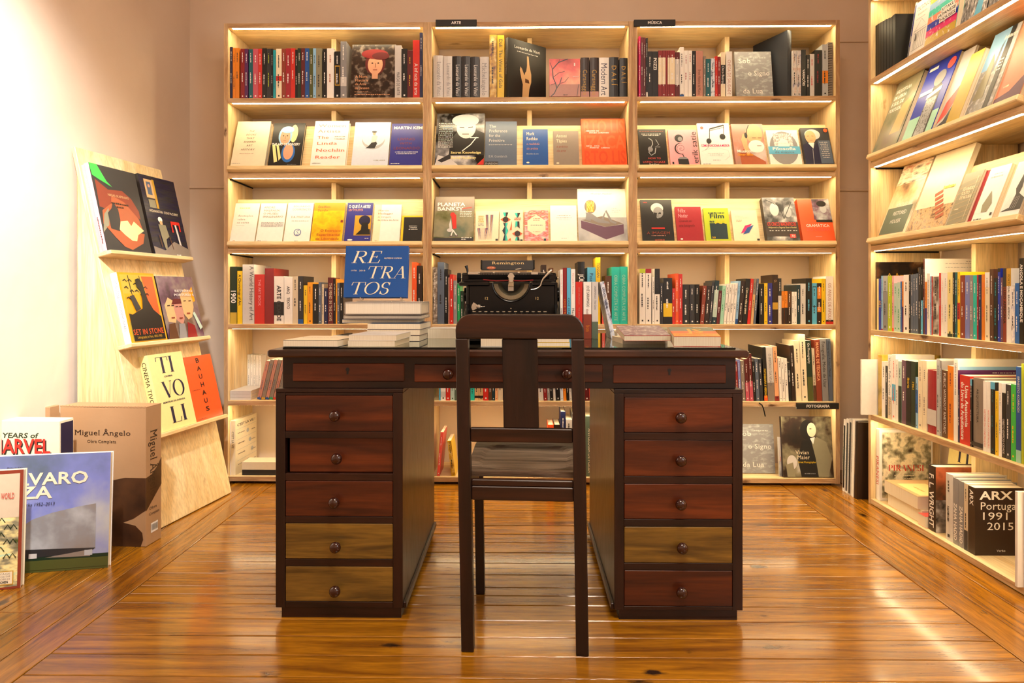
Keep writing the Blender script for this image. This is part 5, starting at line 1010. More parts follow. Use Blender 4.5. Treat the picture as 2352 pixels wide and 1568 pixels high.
face(U(2, .10, SH[5], 8), 1690, 1781, 974, .014, 'grey', 'silver grey cover with large white words, bottom shelf under the photography sign', ARTS['lua'], 'face-out books on the bottom shelf of the end bookcase', False, 'art_book')
face(U(2, .045, SH[5], 6), 1700, 1721.5, 1004, .012, 'light_grey', 'small white book with red letters standing in front of the silver grey cover', ARTS['small'], 'face-out books on the bottom shelf of the end bookcase', False, 'art_book')
o = face(U(2, .04, SH[5], 7), 1785, 1917, 957, .026, 'dark_brown', 'square brown and white photo cover of a woman with a camera, bottom shelf', ARTS['maier'], 'face-out books on the bottom shelf of the end bookcase', True, 'art_book')
# ---------------------------------------------------------------- side wall bookcase
SD = [h for h in SH]
PR = lambda j: f"{('top', 'second', 'third', 'fourth', 'fifth', 'bottom')[j]} shelf of the side wall bookcase"
gr = lambda j: f"books on the {PR(j)}"
spine_row(FR, SH[0], PR(0), 'ring binders on the top shelf of the side wall bookcase', '''
2008 2013 60 black n=ring_binder X C=grey D=.2
2013.3 2018 56 black n=ring_binder X D=.2
2018.3 2023 53 black n=ring_binder X D=.2
2023.3 2029 50 black n=ring_binder X D=.2
2029.5 2036 46 black n=ring_binder X D=.2
2036.5 2043 43 black n=ring_binder X D=.2
2043.5 2049 40 black n=ring_binder X D=.2
2049.5 2056.5 34 black n=ring_binder X D=.2
''')
UR = lambda y, z, ln=0: FR @ T(0, y, z) @ RX(-ln)
g0 = 'face-out books on the top shelf of the side wall bookcase'; FE[g0] = hit(2056.5, 80, FR, .02)[0] + .0005
face(UR(.075, SH[0], 9), 2058.5, 2084, 31, .012, 'white', 'white-edged book with a blue sky and sea photo, beside the black binders', T_(('r', 'indigo', .22, .3, 1, .95), ('r', 'grey', .22, .0, 1, .3), ('e', 'light_grey', .6, .42, .4, .05), ('l', 'dark_slate', [(.2, .16), (1, .2)], .1)), g0)
face(UR(.065, SH[0], 9), 2084.5, 2120, 12, .014, 'white', 'white cover with coral capitals and a temple drawing', ARTS['tec'], g0, False)
face(UR(.06, SH[0], 9), 2121, 2192, -28, .02, 'turquoise', 'cover of many coloured bands with white title strips', ARTS['jap'], g0, False)
face(UR(.075, SH[0], 12), 2196, 2262, -55, .02, 'dark_slate', 'dark photo cover of a city seen from above', ARTS['city'], g0, True)
face(UR(.075, SH[0], 12), 2266, 2338, -80, .02, 'charcoal', 'dark grey cover at the near end of the top shelf of the side wall bookcase', ARTS['city'], g0, True)
R1, R2 = slant(FR, 1), slant(FR, 2)
g1, g2 = 'face-out books on the second shelf of the side wall bookcase', 'face-out books on the third shelf of the side wall bookcase'
SLOPES |= {g1, g2}
for S, xl, xr, yt, th, col, lab, art, g, hd in [
 (R1, 2003, 2058, 203, .03, 'grey_green', 'olive street photo cover with white title words, first on the side bookcase slope', 'desk1', g1, True),
 (R1, 2069, 2136, 155, .022, 'royal_blue', 'blue cover with a grey skyscraper and a red sticker', 'tower', g1, True),
 (R1, 2139, 2171, 152, .010, 'light_grey', 'pale grey cover with a red curved shape low down', 'curve', g1, False),
 (R1, 2172, 2202, 150, .035, 'mustard', 'thick plain mustard yellow book with its pale fore edge showing', '', g1, False),
 (R1, 2206, 2272, 108, .018, 'silver', 'stone facade and glass tower photo cover with a dark stripe', 'sheet', g1, False),
 (R1, 2276, 2338, 60, .014, 'salmon', 'salmon pink cover curling over a grey one', 'salmon', g1, False),
 (R2, 2014, 2078, 384, .02, 'tan', 'warm interior photo cover with three white title words', 'rest', g2, False),
 (R2, 2082, 2168, 356, .02, 'cream', 'cream cover with a small wooden stair and green edges', 'stair', g2, False),
 (R2, 2172, 2214, 407, .024, 'khaki', 'small tan cover with bold cream title words', 'tanb', g2, False),
 (R2, 2216, 2227, 404, .016, 'crimson', 'narrow crimson book tucked behind the small tan one', '', g2, False),
 (R2, 2229, 2275, 394, .02, 'white', 'white cover with a khaki pointed polygon', 'poly', g2, False),
 (R2, 2292, 2338, 380, .03, 'white', 'white cover with a grey temple drawing, nearest end of the slope', 'temple', g2, False)]:
    face(S, xl, xr, yt, th, col, lab, ARTS.get(art), g, hd)
spine_row(FR, SH[3], PR(3), gr(3), '''
2008.2 2013.5 602 black D=.285 A=arq T=cream|A_Arquitectura_Gótica|.4|.9
2013.8 2018 640 pale_yellow X
2018.3 2023.8 640 royal_blue T=gold|651|.8|.58|b
2024 2028 633 light_blue B=0,.03,crimson
2028.3 2038.5 633 silver B=0,.72,grey
2039 2048.8 633 lime C=white
2049 2053 633 pink B=0,.06,vermilion
2053.3 2060.5 650 pale_green C=green
2060.7 2068 648 pale_green C=green
2068.3 2071.5 646 mid_blue
2071.7 2075 646 orange B=.0,.5,purple
2075.3 2087.3 631 white
2087.5 2091.5 631 black
2091.8 2097 630 slate
2097.3 2103 629 slate
2103.2 2109 628 slate
2109.2 2115 614 charcoal
2115.2 2120.5 618 black B=0,.52,sky
2120.8 2124 594 maroon D=.27 A=whitec
2124.5 2129 647 orange B=0,.5,indigo
2129.3 2136 628 white T=slate|Architecture_and_Ambiguity|.5|.9
2136.3 2139.5 634 light_blue
2139.7 2142 634 red
2142.3 2156.5 633 white P=tower
2157 2161 627 red T=white|Principles|.5|.6
2161.3 2168 627 white C=pink
2168.3 2176 627 white C=silver
2176.3 2188 625 pale_yellow C=olive B=0,.05,dark_green
2188.3 2193 625 black
2193.3 2199 625 teal
2199.3 2205.3 624 yellow B=.28,.53,red
2205.6 2216 632 brown_red
2216.6 2227 632 periwinkle C=white
2227.3 2235 632 grey
2235.3 2243.3 632 turquoise C=white
2243.5 2247.4 631 crimson
2247.6 2254.4 631 navy
2254.6 2262 630 orange C=coral
2262.4 2273 625 cream B=.78,1,white C=khaki
2273.3 2282 618 brown
2282.3 2291.5 638 black C=cyan
2291.7 2298 616 royal_blue B=.95,1,black
2298.3 2303.5 637 plum
2303.7 2311.5 616 brown_red B=.75,1,charcoal T=dark_brown|LUSO_AFRICANA|.7|.74|b
2311.8 2322.5 616 white B=.76,1,gold T=black|PORTUGAL_BRASIL_ÁFRICA|.4|.92
2322.7 2331 655 light_grey P=violet
2331.3 2341 650 mid_blue
2341.3 2351 593 black T=white|ANGOLA_E_MOÇAMBIQUE|.6|.93|b
''')
spine_row(FR, SH[4], PR(4), gr(4), '''
2025.3 2033.3 830 white D=.18
2033.6 2039 840 black
2039.3 2048.3 815 white T=slate|Victor_Palla_e_Costa_d'Almeida|.5|.96 B=0,.35,beige
2048.6 2057.3 814 white B=.3,.55,sky C=coral
2057.6 2063 825 white
2063.3 2071 830 pale_green B=0,.6,dark_green
2071.3 2081 827 plum D=.21
2081.3 2092 828 black T=yellow|Iberia|.4|.74|b D=.2
2092.3 2102.6 830 dark_green T=yellow|1961|.4|.7|b D=.2
2103 2108.5 866 light_blue B=.3,.75,mid_blue
2109 2118.5 827 cream C=taupe
2118.8 2128.6 828 cream C=taupe
2129.3 2150.5 850 crimson B=.13,.38,light_grey H X D=.17
2151 2158.5 824 silver D=.23
2159 2163 828 grey
2163.6 2176.3 850 brown T=white|PUBLIC_WITHOUT_RHETORIC|.4|.96|f D=.2
2176.7 2190 840 orange C=brown_red D=.21
2190.4 2200 824 white T=slate|Lisboa_é_a_nossa_casa|.4|.95 D=.25 A=lisboa
2200.3 2204.3 895 navy
2204.6 2228 862 red T=white|Uma_Anatomia|.30|.86|b|.68 T=white|do_Livro_de_Arquitectura|.30|.90|b|.30 D=.22
2228.3 2233 870 black B=.9,1,sky
2233.4 2257.6 868 taupe T=black|ARQUITECTURA|.2|.85 B=.03,.09,charcoal H D=.18
2258 2266.4 875 white T=coral|HISTÓRIA_DA_CONSTRUÇÃO|.4|.6
2266.7 2274.8 875 white T=coral|HISTÓRIA_DA_CONSTRUÇÃO|.4|.6
2275.2 2285.6 877 black B=.9,1,sky C=teal
2286 2293.4 898 yellow C=olive
2293.7 2301 879 white C=grey
2301.3 2309.4 902 black T=white|OBJETO_EDIFÍCIO_CIDADE|.5|.6
2309.8 2321.6 883 dark_slate D=.2
2322 2333.4 882 bright_green C=yellow
2333.8 2345.5 842 blue T=white|ERNESTO_KORRODI|.4|.9 B=0,.13,mint
2345.8 2351.5 835 lime X
''')
# big books standing proud of the shelf's edge at the far end
def proud(xl, xr, y, yt, z, d, col, lab, mat=None, nm='hardback', grp=None):
    u0, _ = hit(xl, yt + 40, FR, y); u1, _ = hit(xr, yt + 40, FR, y); _, zt = hit((xl + xr) / 2, yt, FR, y)
    u0 = max(u0, PT + .001); u1 = max(u0 + .012, min(u1, WR - PT - .001))
    o = book(FR @ T(u0, y, z + .0003), u1 - u0 - .0006, zt - z, d, col, True, nm, lab, grp, mat=mat); USED[lab] = 1; return o
proud(1976, 1978, -.048, 825, SH[4], .24, 'white', 'white hardback jutting out at the far end of the fifth shelf, first of all', grp=gr(4))
proud(2015.5, 2024.8, .02, 815, SH[4], .26, 'mustard', 'thick tan book with a bare tree printed on its spine, jutting from the fifth shelf', photo(*PH['tree']), grp=gr(4))
# bottom shelf
spine_row(FR, SH[5], PR(5), gr(5), '''
2002 2020 983 white D=.235 A=pira T=red|PIRANESI|.62|.62|f H @=with_large_red_lettering
2130.5 2149.5 1069 dark_brown D=.20 A=wright T=white|F._L._WRIGHT|.5|.88|b H
2171 2187.5 1088 light_grey D=.2 H
2188 2200.8 1098 grey D=.19 T=white|ZAHA_HADID|.5|.62|b H
2201.2 2214 1105 grey D=.19 T=white|ZAHA_HADID|.5|.62|b H
2214.5 2223 1110 beige B=.0,.3,dark_slate D=.17
2223.6 2239.5 1117 dark_brown D=.17 A=arx T=white|ARX|.5|.95|b
''', depth=(.18, .2))
face(UR(.25, SH[5], 6), 2166, 2236, 1018, .016, 'pale_yellow', 'yellow cover with big dark serif letters at the back of the bottom shelf', ARTS['tivoli'], gr(5), False, 'art_book')
def pile(Fm, u, y, z, wdt, d, th, col, lab, ang=0, art=None, cov=None, hard=False, grp=None, nm=None, spine_side=0, tilt=0):
    """a book lying flat: cover up, its long edge along the shelf; spine_side 0 front, 180 rear"""
    c, p = book_mesh(th, wdt, d, hard)
    L = T(wdt / 2, d / 2, 0) @ RZ(spine_side) @ T(-wdt / 2, -d / 2, 0) @ T(wdt, 0, 0) @ RY(-90)
    for q in (c, p): q.v = [tuple(L @ Vector(v)) for v in q.v]
    o = c.build(nm or ('hardback' if hard else 'paperback'), cm(col), M=Fm @ T(u, y, z) @ RZ(ang) @ RX(tilt)); p.build('page_block', PAGE, o); tag(o, lab, 'book', grp); USED[lab] = 1
    if art:
        q = Print(lambda a, b, l: (a, b, th + E1 * (l + 1)), wdt, d); art(q); q.build('cover_print', o)
    return o
ub = hit(2040, 1185, FR, .02)[0]
pile(FR, ub - .02, .03, SH[5] + .0004, .255, .19, .052, 'cream', 'thick cream book lying flat on the bottom shelf, under the tan one', grp=gr(5), spine_side=180)
pile(FR, ub - .03, .02, SH[5] + .0528, .25, .20, .052, 'tan', 'thick book lying flat with a pale yellow label, bottom shelf of the side bookcase', art=T_(('r', 'tan', 0, 0, 1, 1), ('r', 'pale_yellow', .25, .1, .95, .7), ('d', 'gold', .45, .3, .3, .05)), grp=gr(5), spine_side=180)
pile(FR, ub + .237, .012, SH[5] + .0004, .05, .16, .045, 'coral', 'small coral book lying flat beside the thick pair on the bottom shelf', grp=gr(5), spine_side=180)
# an open-fanned white book at the near end, turned outward
o = proud(2331, 2346, -.02, 1130, SH[5], .18, 'white', 'thick white book, page edges outward, at the near end of the bottom shelf', grp=gr(5))
p = spine_print(o); [p.line('light_grey', [(.1 * i, .0), (.1 * i, 1)], .02) for i in range(1, 10)]; p.build('page_lines', o)
# tall thin books on the floor between the side bookcase and the corner
for k, (x0, x1, yt, col, lab, b) in enumerate([(1933, 1944, 962, 'white', 'tall white-edged book with a black spine strip, standing on the floor nearest the corner', ('black', .05, .92)), (1945.5, 1957, 963, 'white', 'tall book with a dark slate spine strip, second from the corner on the floor', ('dark_slate', .03, .95)),
  (1959, 1971, 966, 'light_grey', 'tall pale grey book with a dark edge strip, third from the corner', ('charcoal', .02, .96)), (1973, 1987, 970, 'white', 'tall plain white book standing on the floor, beside the brown one', None), (1988, 1997, 977, 'dark_brown', 'tall dark brown book on the floor against the side wall bookcase', None)]):
    yb = 1132 + (x0 - 1933) * .48
    r_ = ray(x1, yb); t = -H0 / r_.z; P1 = Vector((0, 0, H0)) + r_ * t; Fq = T(1.545, 3.168 + .029 * (4 - k) + .006, 0) @ RZ(-90)
    wd_ = .024; u0, _ = hit(x0, yb, Fq, 0); _, zt = hit((x0 + x1) / 2, yt, Fq, 0)
    o = book(Fq @ T(0, 0, .0004) @ RY(2.5) @ T(-wd_, 0, 0), wd_, zt / math.cos(R(2)) - .002, .27, col, True, None, lab, 'tall books on the floor by the corner')
    USED[lab] = 1
    sp = spine_print(o)
    if b: sp.rect(b[0], .3, b[1], .85, b[2])
    sp.dashes('taupe' if col != 'dark_brown' else 'tan', .12, .8, .5, .12, k, True); sp.build('spine_print', o)

# ---------------------------------------------------------------- leaning display stand
NS = Vector((math.cos(R(8)), -math.sin(R(8)), 0)); US = Vector((math.sin(R(8)), math.cos(R(8)), 0))
B0 = Vector((-1.4515, 2.713, 0)); WST, HST, DST = .52, 1.548, .372
FS = Matrix.Translation(B0) @ RZ(90 - 8)                    # local x along the stand, local y into the wall, z up
LA = math.degrees(math.atan2(DST, HST)); FSL = FS @ RX(-LA); RL = RX(-LA); LL = math.hypot(DST, HST)
st = empty('display_stand', FS, 'leaning spruce display stand with three ledges of art books, against the cream wall', 'display stand')
for k, x in enumerate((.0, WST - .018)):
    MB().prism([(.024, .023), (DST - .004, .012), (DST - .004, HST - .06), (DST + .004 - .004, HST - .06)], x + .003, x + .015, 'x').build('side_panel', SPZ, st)
o = MB().cbox(-.008, WST + .004, 0, .018, .004, LL, .002, M=RL).build('front_board', SPZ, st)
MB().cbox(0, WST, .026, .05, .0, .010, .002).build('foot_rail', SPX, st)
SLZ = [1.112, .735, .362]
for z in SLZ:
    s = (z - 0) / math.cos(R(LA))
    o = MB().cbox(-.012, WST + .012, -.062, -.0002, s - .018, s, .003, M=RL).build('ledge', SPX, st)
gs = 'art books on the leaning display stand'
def on_stand(k, xl, xr, ytop, th, col, lab, art, hard=True, spine=None, off=0.0, mat=None):
    s = SLZ[k] / math.cos(R(LA)) + .0006; S = FSL @ T(0, -.0006, s)
    def at_u(px):
        a, b = 0.0, 1500.0
        for _ in range(40):
            m = (a + b) / 2; _, z = hit(px, m, S, -th - off)
            if z > 0: a = m
            else: b = m
        return hit(px, (a + b) / 2, S, -th - off)[0]
    u0, u1 = at_u(xl), at_u(xr); _, h = hit((xl + xr) / 2, ytop, S, -th - off)
    o = book(S @ T(u0, -off, 0) @ RZ(-90), th, h, u1 - u0, col, hard, 'art_book', lab, gs, mat=mat); USED[lab] = 1
    p = front_print(o)
    if art: art(p)
    p.build('cover_print', o)
    if spine: q = spine_print(o); q.text(spine[0], .5 - spine[2] / 2, .92, spine[2] * o['w'] / o['h'], spine[1], spine[3], rot=3, wd=spine[4] if len(spine) > 4 else None); q.build('spine_print', o)
    return o
on_stand(0, 246, 349, 396, .022, 'pink', 'art book with rounded rust and brown shapes on charcoal, pink spine', None, True, None, .023)
ob = bpy.data.objects[[o.name for o in C.objects if o.get('label', '').startswith('art book with rounded rust')][0]]
p = front_print(ob); p.rect('charcoal', 0, 0, 1, 1); ARTS['niki'](p); p.build('cover_print', ob)
q = spine_print(ob); q.text('NIKIAS SKAPINAKIS', .3, .78, .4 * ob['w'] / ob['h'], 'cream', 'b', rot=3, wd=.36); q.dashes('brown', .4, .38, .3, .2, 3, True); q.build('spine_print', ob)
on_stand(0, 240, 347, 400, .022, 'pink', 'pink-spined copy lying behind the one with rounded rust shapes', None, True, ('NIKIAS SKAPINAKIS', 'cream', .4, 'b', .36))
on_stand(0, 357, 437, 418, .022, 'black', 'black photo cover of a turbaned man seated before a dark shed', ARTS['afghan'])
on_stand(1, 303, 385, 628, .03, 'amber', 'yellow and black lithograph cover with red title and white spine', ARTS['stone'], True, None, 0, None)
ob = bpy.data.objects[[o.name for o in C.objects if o.get('label', '').startswith('yellow and black litho')][0]]
q = spine_print(ob); q.rect('white', 0, 0, 1, 1); q.text('SET IN STONE LITHOGRAPHY IN PARIS', .3, .9, .4 * ob['w'] / ob['h'], 'slate', 'f', rot=3, wd=.72); q.build('spine_print', ob)
on_stand(1, 388, 470, 636, .028, 'black', 'glossy brown cover made of four painted half faces', ARTS['retrato'])
on_stand(2, 375, 452, 806, .042, 'pale_yellow', 'pale yellow cover with very large dark serif letters, lowest ledge', ARTS['tivoli'], True, ('CINEMA TIVOLI', 'black', .42, 'f', .62))
on_stand(2, 453, 513, 812, .014, 'vermilion', 'bright orange cover with a column of dark letters, lowest ledge', ARTS['bauhaus'], False)

# ---------------------------------------------------------------- big books on the floor by the wall
gf = 'oversized books standing on the floor by the cream wall'
def fl_hit(px, py):
    r_ = ray(px, py); return Vector((0, 0, H0)) + r_ * (-H0 / r_.z)
def standing(pl, pr, ytop, th, col, lab, hard, nm, lean=0, cat='book', mat=None, flip=False):
    """pl, pr: foot of the cover's two corners in the picture's pixels"""
    A, Bq = fl_hit(*pl), fl_hit(*pr); d = (Bq - A).length; ang = math.degrees(math.atan2(Bq.y - A.y, Bq.x - A.x))
    Fq = Matrix.Translation(A) @ RZ(ang) @ RX(-lean); _, h = hit((pl[0] + pr[0]) / 2, ytop, Fq, 0)
    o = book(Fq @ T(0, th, .0005) @ RZ(-90), th, h, d, col, hard, nm, lab, gf, cat, mat=mat); USED[lab] = 1; return o
KR = photo('kraft_board', ['brown', 'tan', 'mustard'], 3)
KRM = wall_mat('kraft_card', 'a8825a', 'b8926a')
A = fl_hit(138, 1250); Bq = fl_hit(335, 1256); ang = math.degrees(math.atan2(Bq.y - A.y, Bq.x - A.x))
FM = Matrix.Translation(fl_hit(335, 1256)) @ RZ(ang)
Wm = (Bq - A).length; _, hm = hit(250, 932, FM, 0); Dm = .098
bx = MB(); bx.box(-Wm, 0, 0, Dm, .0004, hm - .006); o = bx.build('book_box', KRM, M=FM, bevel=.002)
tag(o, 'large brown kraft cardboard book box with a dark round print, near the display stand', 'box', gf)
t = MB(); n = 26
for i in range(n): x0 = -Wm + Wm * i / n; t.cbox(x0 + .0004, x0 + Wm / n * .8, -.0008, .004, hm - .006, hm, .0008)
t.box(-Wm, 0, .0, Dm, hm - .006, hm - .003); o2 = t.build('lid', KRM, o); o2['kind'] = 'stuff'
pr = Print(lambda u, v, l: (-Wm + u, -E1 * (l + 1), v), Wm, hm)
DK = photo('brown_ink', ['dark_brown', 'brown'], 9)
pr.poly(DK, [(.52, .44), (.62, .47), (.76, .49), (1, .49), (1, .26), (.86, .20), (.7, .16), (.5, .16), (.42, .3)]); pr.poly(DK, [(.45, .0), (.94, .0), (.97, .05), (.96, .10), (.88, .15), (.74, .17), (.55, .17), (.45, .14)])
pr.text('Miguel Ângelo', .17, .79, .036, 'dark_brown', 'f', .66); pr.text('Obra Completa', .32, .735, .022, 'dark_brown', 'f', .34); pr.build('cover_print', o)
pr = Print(lambda u, v, l: (E1 * (l + 1), u, v), Dm, hm); pr.poly(DK, [(0, .49), (.35, .50), (.7, .54), (1, .60), (1, .40), (.6, .34), (.2, .28), (0, .25)]); pr.text('Miguel Ângelo', .28, .82, .08, 'dark_brown', 'f', rot=3, wd=.48); pr.text('Obra', .2, .25, .02, 'dark_brown', 'f', wd=.5); pr.text('Completa', .2, .21, .02, 'dark_brown', 'f', wd=.66)
pr.rect('white', .3, .08, .75, .15); [pr.rect('black', .34 + .035 * i, .095, .355 + .035 * i, .14) for i in range(11)]; pr.build('spine_print', o)
o = standing((-20, 1322), (248, 1303), 1044, .028, 'white', 'large blue book cover showing a curved concrete building, standing on the floor', True, 'art_book', 4)
SKY_ = photo('cloudy_print', ['slate', 'periwinkle', 'silver'], 4); CON = photo('concrete_print', ['taupe', 'grey', 'silver'], 9)
p = front_print(o); p.rect(SKY_, 0, 0, 1, 1); p.rect('olive', 0, 0, 1, .12); p.rect('dark_green', .0, .08, 1, .13)
p.poly(CON, [(.2, .2), (.22, .38), (.33, .45), (.5, .50), (.72, .54), (.88, .56), (.885, .17)][::-1]); p.poly('charcoal', [(.2, .12), (.2, .2), (.885, .18), (.86, .16), (.5, .13)]); p.poly('taupe', [(.45, .12), (.86, .17), (.84, .11)]); p.rect('silver', .79, .12, .86, .165); p.rect('light_grey', .31, .12, .38, .16)
p.rect('olive', .0, .02, 1, .10)
for t_, x_, y_, h_, w_, st_ in (('ÁLVARO', .07, .745, .10, .74, 'b'), ('SIZA', .07, .63, .10, .42, 'b')): p.text(t_, x_, y_, h_, 'cream', st_, w_)
p.text('Philip Jodidio', .10, .89, .016, 'charcoal', 's', .14, ital=.2); p.text('Complete Works 1952–2013', .02, .565, .028, 'charcoal', 'f', .50, ital=.2); p.build('cover_print', o)
o = standing((-70, 1362), (47, 1350), 1082, .03, 'cream', 'antique map cover with a red border and a pale caption box, at the very edge', True, 'art_book', 4)
p = front_print(o); p.rect('brown_red', 0, 0, 1, 1); p.rect(photo('map_relief', ['olive', 'khaki', 'pale_yellow', 'mint'], 18, (1, 1, 2)), 0, .02, .93, .64); p.rect('beige', 0, .6, .93, .97)
[p.line('dark_green', [(.4 + .12 * (i % 4), .56 - .06 * (i // 2)), (.47 + .12 * (i % 4), .60 - .06 * (i // 2)), (.54 + .12 * (i % 4), .56 - .06 * (i // 2))], .02) for i in range(12)]
p.text('OLD WORLD', .40, .76, .05, 'red', 'f', .44); p.rect('gold', .30, .04, .86, .155); p.rect('cream', .32, .047, .84, .148)
for i, t_ in enumerate(('OYAGE', 'CIRCLE THE', 'WORLD')): p.text(t_, .52, .125 - .022 * i, .014, 'taupe', 'f', .28)
p.text('TASCHEN', .50, .055, .018, 'black', 'b', .26); p.build('cover_print', o)
A = fl_hit(-60, 1300); Fk = T(-1.80, 2.42, 0) @ RZ(-2)
u1, _ = hit(136, 1000, Fk, 0); _, hk = hit(70, 966, Fk, 0)
o = MB().cbox(u1 - .29, u1, 0, .075, .0004, hk, .002).build('book_box', cm('cream'), M=Fk); tag(o, 'cream book box with red block lettering and a purple side, behind the blue book', 'box', gf)
pr = Print(lambda u, v, l: (u1 - .29 + u, -E1 * (l + 1), v), .29, hk)
pr.text('75 YEARS of', .12, .875, .035, 'dark_green', 'b', .60, ital=.15); pr.text('MARVEL', .13, .755, .10, 'black', 'b', .77); pr.text('MARVEL', .115, .765, .10, 'red', 'b', .77); pr.build('cover_print', o)
pr = Print(lambda u, v, l: (u1 + E1 * (l + 1), u, v), .075, hk); pr.rect('ink', .1, .01, .95, .98); pr.build('spine_print', o)
Fk2 = T(-1.75, 2.63, 0) @ RZ(-2); u1, _ = hit(114, 1000, Fk2, 0); _, hk = hit(60, 934, Fk2, 0)
o = MB().cbox(u1 - .14, u1, 0, .055, .0004, hk, .002).build('book_box', KRM, M=Fk2); tag(o, 'plain brown cardboard box at the wall, behind the box with red lettering', 'box', gf)
MB().box(u1 - .022, u1 - .018, -.0006, .0, .01, hk - .004).build('seam', cm('dark_brown'), o)
# ---------------------------------------------------------------- desk
YF = 1.986
x = lambda px, Y=YF: X(px, Y)
z = lambda py, px=1176, Y=YF: Z(py, px, Y)
dk = empty('writing_desk', Matrix.Identity(4), 'dark mahogany pedestal desk with a glass top and two yellowish pine drawers', 'desk')
def knob(px, py, Y, par, X0=None):
    cx, cz = X(px, Y), Z(py, px, Y)
    m = MB(); m.lathe([(.007, 0), (.0075, .006), (.006, .010), (.011, .013), (.0150, .018), (.0165, .024), (.0150, .030), (.010, .034), (.004, .0355)], (cx, Y, cz), (0, -1, 0), 20)
    return m.build('knob', plain('knob_mahogany', lin('34130c')[:3], .18, 0, Coat_Weight=.6), par, smooth=True)
ZT, YD1 = .7690, 2.705
ZP = .669
def pedestal(pxl, pxr, pbl, pbr, rows, light, nm_side, kn, push=None):
    xa, xb = x(pxl), x(pxr); zb = z(1398)
    MB().cbox(xa, xa + .024, YF, YD1, zb, ZP - .012, .001).build('side_panel', MAHZ, dk); MB().cbox(xb - .024, xb, YF, YD1, zb, ZP - .012, .001).build('side_panel', MAHZ, dk)
    MB().box(xa + .024, xb - .024, YD1 - .012, YD1, zb, ZP - .012).build('back_panel', MAHX, dk)
    MB().cbox(xa - .0005, xb + .0005, YF - .001, YD1, ZP - .0118, ZP, .0015).build('top_rail', MAHX, dk)
    MB().box(x(pbl), x(pbr), YF + .004, YD1 - .01, 0, zb).build('plinth', MAHX, dk)
    MB().cbox(xb - .001 if pxr < 1100 else xa - .009, xb + .009 if pxr < 1100 else xa + .001, YF + .01, YD1, zb - .005, zb + .014, .002).build('base_moulding', MAHX, dk)
    dl, dr = (656, 902) if pxl < 1000 else (1434, 1682); xl, xr = x(dl), x(dr)
    for a, b in ((xa + .0005, xl - .0012), (xr + .0012, xb - .0005)): MB().cbox(a, b, YF - .0008, YF + .022, zb, ZP - .012, .0008).build('stile', MAHZ, dk)
    prev = ZP - .012
    for k, (t, b) in enumerate(rows):
        zt_, zb_ = z(t), z(b)
        MB().cbox(xl - .001, xr + .001, YF - .0003, YF + .02, zt_ + .0012, prev, .0006).build('rail', MAHX, dk); prev = zb_ - .0012
        yy = YF - .0005 + (.014 if k == push else 0); sh = .007 if k == push else 0
        d = MB().cbox(xl + sh, xr - (.001 if k == push else 0), yy, yy + .45, zb_, zt_, .0015).build('drawer', YEL if k in light else MAHD, dk)
        if k in light: d['label'] = 'yellowish pine drawer front'
        knob(kn[k][0], kn[k][1], yy + .001, d)
    MB().cbox(xl - .001, xr + .001, YF - .0003, YF + .02, zb + .0005, prev, .0006).build('rail', MAHX, dk)
pedestal(633, 925, 646, 921, [(909, 991), (1008, 1088), (1106, 1187), (1204, 1285), (1303, 1383)], (3, 4), 0, [(774, 952), (778, 1049), (772, 1149), (775, 1250), (774, 1350)], 1)
pedestal(1411, 1706, 1422, 1694, [(912, 992), (1010, 1092), (1110, 1190), (1208, 1290), (1308, 1389)], (3,), 1, [(1560, 956), (1560, 1054), (1560, 1153), (1563, 1252), (1562, 1353)])
# the frieze with its four drawers
YA = YF + .010
xa, xb = X(649, YA), X(1690, YA); zb = ZP + .0006; zt = ZT - .006
MB().cbox(xa, xb, YA, YA + .02, zb, zt, .001).build('apron', MAHX, dk)
for a in (xa, xb - .02): MB().cbox(a, a + .02, YA + .0202, YD1 - .01, zb, zt, .001).build('apron', MAHX, dk)
MB().cbox(xa + .0203, xb - .0203, YD1 - .03, YD1 - .01, zb, zt, .001).build('apron', MAHX, dk)
def dfront(a, b, t, bt, kn=None, key=None):
    m = MB(); A_, B_, T_2, Bt = X(a, YA), X(b, YA), Z(t, 1176, YA), Z(bt, 1176, YA)
    m.cbox(A_, B_, YA - .0035, YA + .001, Bt, T_2, .0018); d = m.build('drawer', MAHD, dk)
    if kn: knob(kn[0], kn[1], YA - .003, d)
    if key:
        kx, kz = X(key[0], YA), Z(key[1], key[0], YA); e = MB(); e.cyl((kx, YA - .0045, kz + .004), (kx, YA - .003, kz + .004), .0056, 14); e.box(kx - .0028, kx + .0028, YA - .0044, YA - .003, kz - .010, kz + .002); e.build('keyhole', BLKM, d)
dfront(673, 929, 834, 876, key=(799, 851)); dfront(952, 1165, 836, 877, kn=(1031, 857)); dfront(1190, 1384, 836, 877, kn=(1301, 857)); dfront(1408, 1667, 837, 879, key=(1537, 853))
YT = 1.952; xtl, xtr = X(613, YT), X(1722, YT)
m = MB(); m.cbox(xtl, xtr, YT, 2.765, ZT - .0055, ZT + .0155, .004); m.build('desktop', wood('mahogany_top', 'x', lin('4c2713'), lin('241009'), None, .30, gs=1.2, coat=.3, bump=.04), dk)
ZG = ZT + .0155 + .0002; gl = MB().cbox(X(649, 1.985), X(1690, 1.985), 1.985, 2.735, ZG, ZG + .0055, .001).build('glass_sheet', glass_mat()); tag(gl, 'thick green-edged glass sheet laid over the desk top', 'glass sheet')
ZB = ZG + .0058

